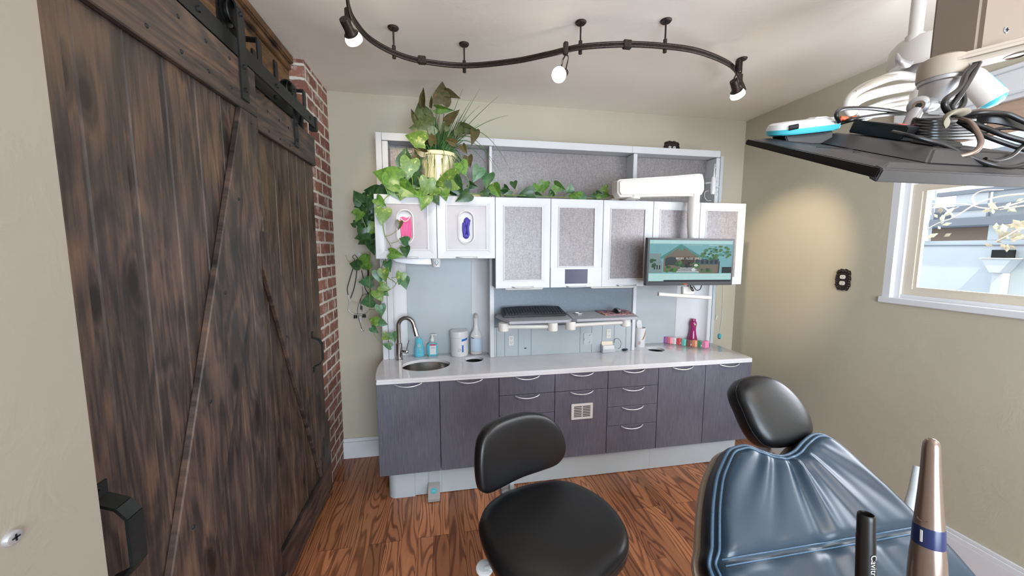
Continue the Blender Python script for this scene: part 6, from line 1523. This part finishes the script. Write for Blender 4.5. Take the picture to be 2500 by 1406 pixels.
for k in range(3):
    a_, b_2 = PY(2090+6*k, 276+9*k, YL+.10), PY(2245, 232+12*k, YL+.10)
    obj('reflector_fin', MB().tube([a_, (a_+b_2)/2+Vector((0, 0, .012)), b_2], .009, 8, smooth=5, flat=(1, .6)), M['plastic_white'], t)
obj('lamp_head', MB().hexa([PY(2088, 290, YL+.16), PY(2260, 268, YL+.16), PY(2260, 268, YL+.30), PY(2088, 290, YL+.30), PY(2100, 268, YL+.16), PY(2260, 225, YL+.16), PY(2260, 225, YL+.30), PY(2100, 268, YL+.30)], .012), M['plastic_white'], t)
ta_, tb_ = PY(2372, 190, 1.10), PY(2425, 244, 1.06)
obj('side_handle', MB().tube([ta_-(tb_-ta_)*.5, ta_, tb_], [.022, .036, .040], 22, flat=(1, .9)), M['plastic_white'], t)
dx_ = (tb_-ta_).normalized()
obj('handle_end', MB().lathe([(0, .022), (.020, .018), (.031, .008), (.036, -.004), (.034, -.01)], tb_, dx_, 28), M['teal'], t)
obj('side_badge', MB().tube([ta_.lerp(tb_, .1)+Vector((.026, -.012, .014)), ta_.lerp(tb_, .8)+Vector((.030, -.012, .014))], [.013, .016], 12, flat=(1, .8)), M['teal'], t)

# ================================================================== OUTSIDE
XO = 5.2
struct_ = tag(obj('neighbor_house', MB().box(XO, XO+.2, -3, 7, -1, 1.64).box(XO, XO+.2, -3, 2.74, 1.642, 3.3), M['siding']), 'pale blue-grey neighbouring building wall outside the right window', 'building')
obj('ledge_strip', MB().box(XO-.012, XO-.001, -3, 7, 1.585, 1.595), M['siding_dark'], struct_)
for z0, z1, y1_, m_ in ((1.79, 1.865, 3.15, 'siding_dark'), (1.935, 1.985, 3.12, 'siding_dark'), (2.10, 2.14, 3.12, 'siding_dark'), (2.4, 2.5, 3.2, 'siding_dark')):
    obj('crossbeam', MB().box(XO-.07, XO-.005, -3, y1_, z0, z1), M[m_], struct_)
obj('white_panel', MB().box(XO-.04, XO-.012, 2.75, 3.0, 1.866, 1.934), M['siding_light'], struct_)
obj('white_panel', MB().box(XO-.04, XO-.012, 2.75, 2.98, 1.986, 2.099), M['siding_light'], struct_)
obj('corner_post', MB().box(XO-.06, XO-.01, 3.16, 3.22, 1.64, 2.6), M['siding_light'], struct_)
t = thing('distant_house', 'brown house with a dark roof glimpsed between the beams outside', 'house', (10, 6, -1))
obj('wall', MB().box(9.5, 11, 4.6, 9.5, -1, 1.95), simple('brown_stucco', (150, 128, 112), .8), t)
obj('roof', MB().prism([(9.2, 4.4, 1.95), (9.2, 9.7, 1.95), (9.2, 9.2, 2.25), (9.2, 5.0, 2.25)], (2, 0, 0)), simple('slate_roof', (96, 102, 112), .8), t)
# downspout with hopper
t = thing('downspout', 'white rain hopper and downspout on the wall outside the window', 'downspout', (XO-.1, 2.3, -1))
cz = PX(2442, 640, XO-.08)
def hop(y0, y1, z): return [(XO-.14, cz.y+y0, z), (XO-.14, cz.y+y1, z), (XO-.001, cz.y+y1, z), (XO-.001, cz.y+y0, z)]
obj('hopper', MB().hexa(hop(-.035, .035, cz.z-.10)+hop(-.10, .10, cz.z+.03), .004).box(XO-.15, XO-.001, cz.y-.105, cz.y+.105, cz.z+.03, cz.z+.04), M['siding_light'], t)
obj('drain_opening', MB().box(XO-.10, XO-.001, cz.y-.05, cz.y+.055, cz.z+.04, cz.z+.115), M['dark'], t)
obj('pipe', MB().box(XO-.10, XO-.001, cz.y-.035, cz.y+.035, -1, cz.z-.10, .004), M['siding_light'], t)
obj('ground_outside', MB().box(XR+.3, 12, -4, 8, -1.05, -1.0), M['siding_dark'])['kind'] = 'structure'
random.seed(5)
t = thing('tree_branch', 'sunlit bare branches with dry golden leaves outside the window', 'branch', (3.6, 2.2, 1.9))
g = MB(); lg_ = MB()
def QX(x, y, X): return PX(x, y, X)
for pts in [[(2540, 470, 3.7), (2440, 480, 3.7), (2380, 500, 3.65), (2330, 530, 3.6), (2290, 545, 3.6), (2262, 560, 3.6)], [(2540, 480, 3.9), (2450, 505, 3.9), (2400, 508, 3.9), (2350, 498, 3.8), (2250, 498, 3.8)], [(2530, 560, 3.5), (2490, 560, 3.5), (2460, 575, 3.5), (2430, 590, 3.5)], [(2380, 500, 3.65), (2375, 480, 3.7), (2400, 465, 3.7), (2450, 463, 3.7)], [(2330, 530, 3.6), (2300, 505, 3.6), (2260, 512, 3.6)], [(2520, 500, 3.6), (2480, 505, 3.6), (2440, 512, 3.6)], [(2300, 545, 3.6), (2310, 520, 3.7), (2340, 505, 3.7)], [(2260, 570, 3.8), (2262, 520, 3.8), (2258, 490, 3.8)]]:
    g.tube([QX(*p) for p in pts], [.007, .0045, .003], 6, smooth=4)
for k in range(70):
    x, y = random.choice([(2310, 515), (2300, 560), (2265, 565), (2400, 500), (2480, 505), (2490, 540), (2450, 570), (2470, 590), (2440, 590), (2480, 560)]); x += random.uniform(-28, 28); y += random.uniform(-18, 18)
    c = QX(x, y, random.uniform(3.5, 3.8)); a = Vector((random.uniform(-.4, .4), random.uniform(-1, 1), random.uniform(-1, 1))).normalized(); b = a.cross(Vector((1, .3, .2))).normalized(); s = random.uniform(.018, .034)
    bend = Vector((-.3, 0, .1))*s
    lg_.face([c-a*s, c-b*s*.5, c+bend*.5]); lg_.face([c-b*s*.5, c+a*s, c+bend*.5]); lg_.face([c+a*s, c+b*s*.5, c+bend*.5]); lg_.face([c+b*s*.5, c-a*s, c+bend*.5])
obj('branches', g, M['branch'], t); obj('dry_leaves', lg_, M['drygold'], t)
g = obj('pale_foliage', MB(), M['siding']) if False else None
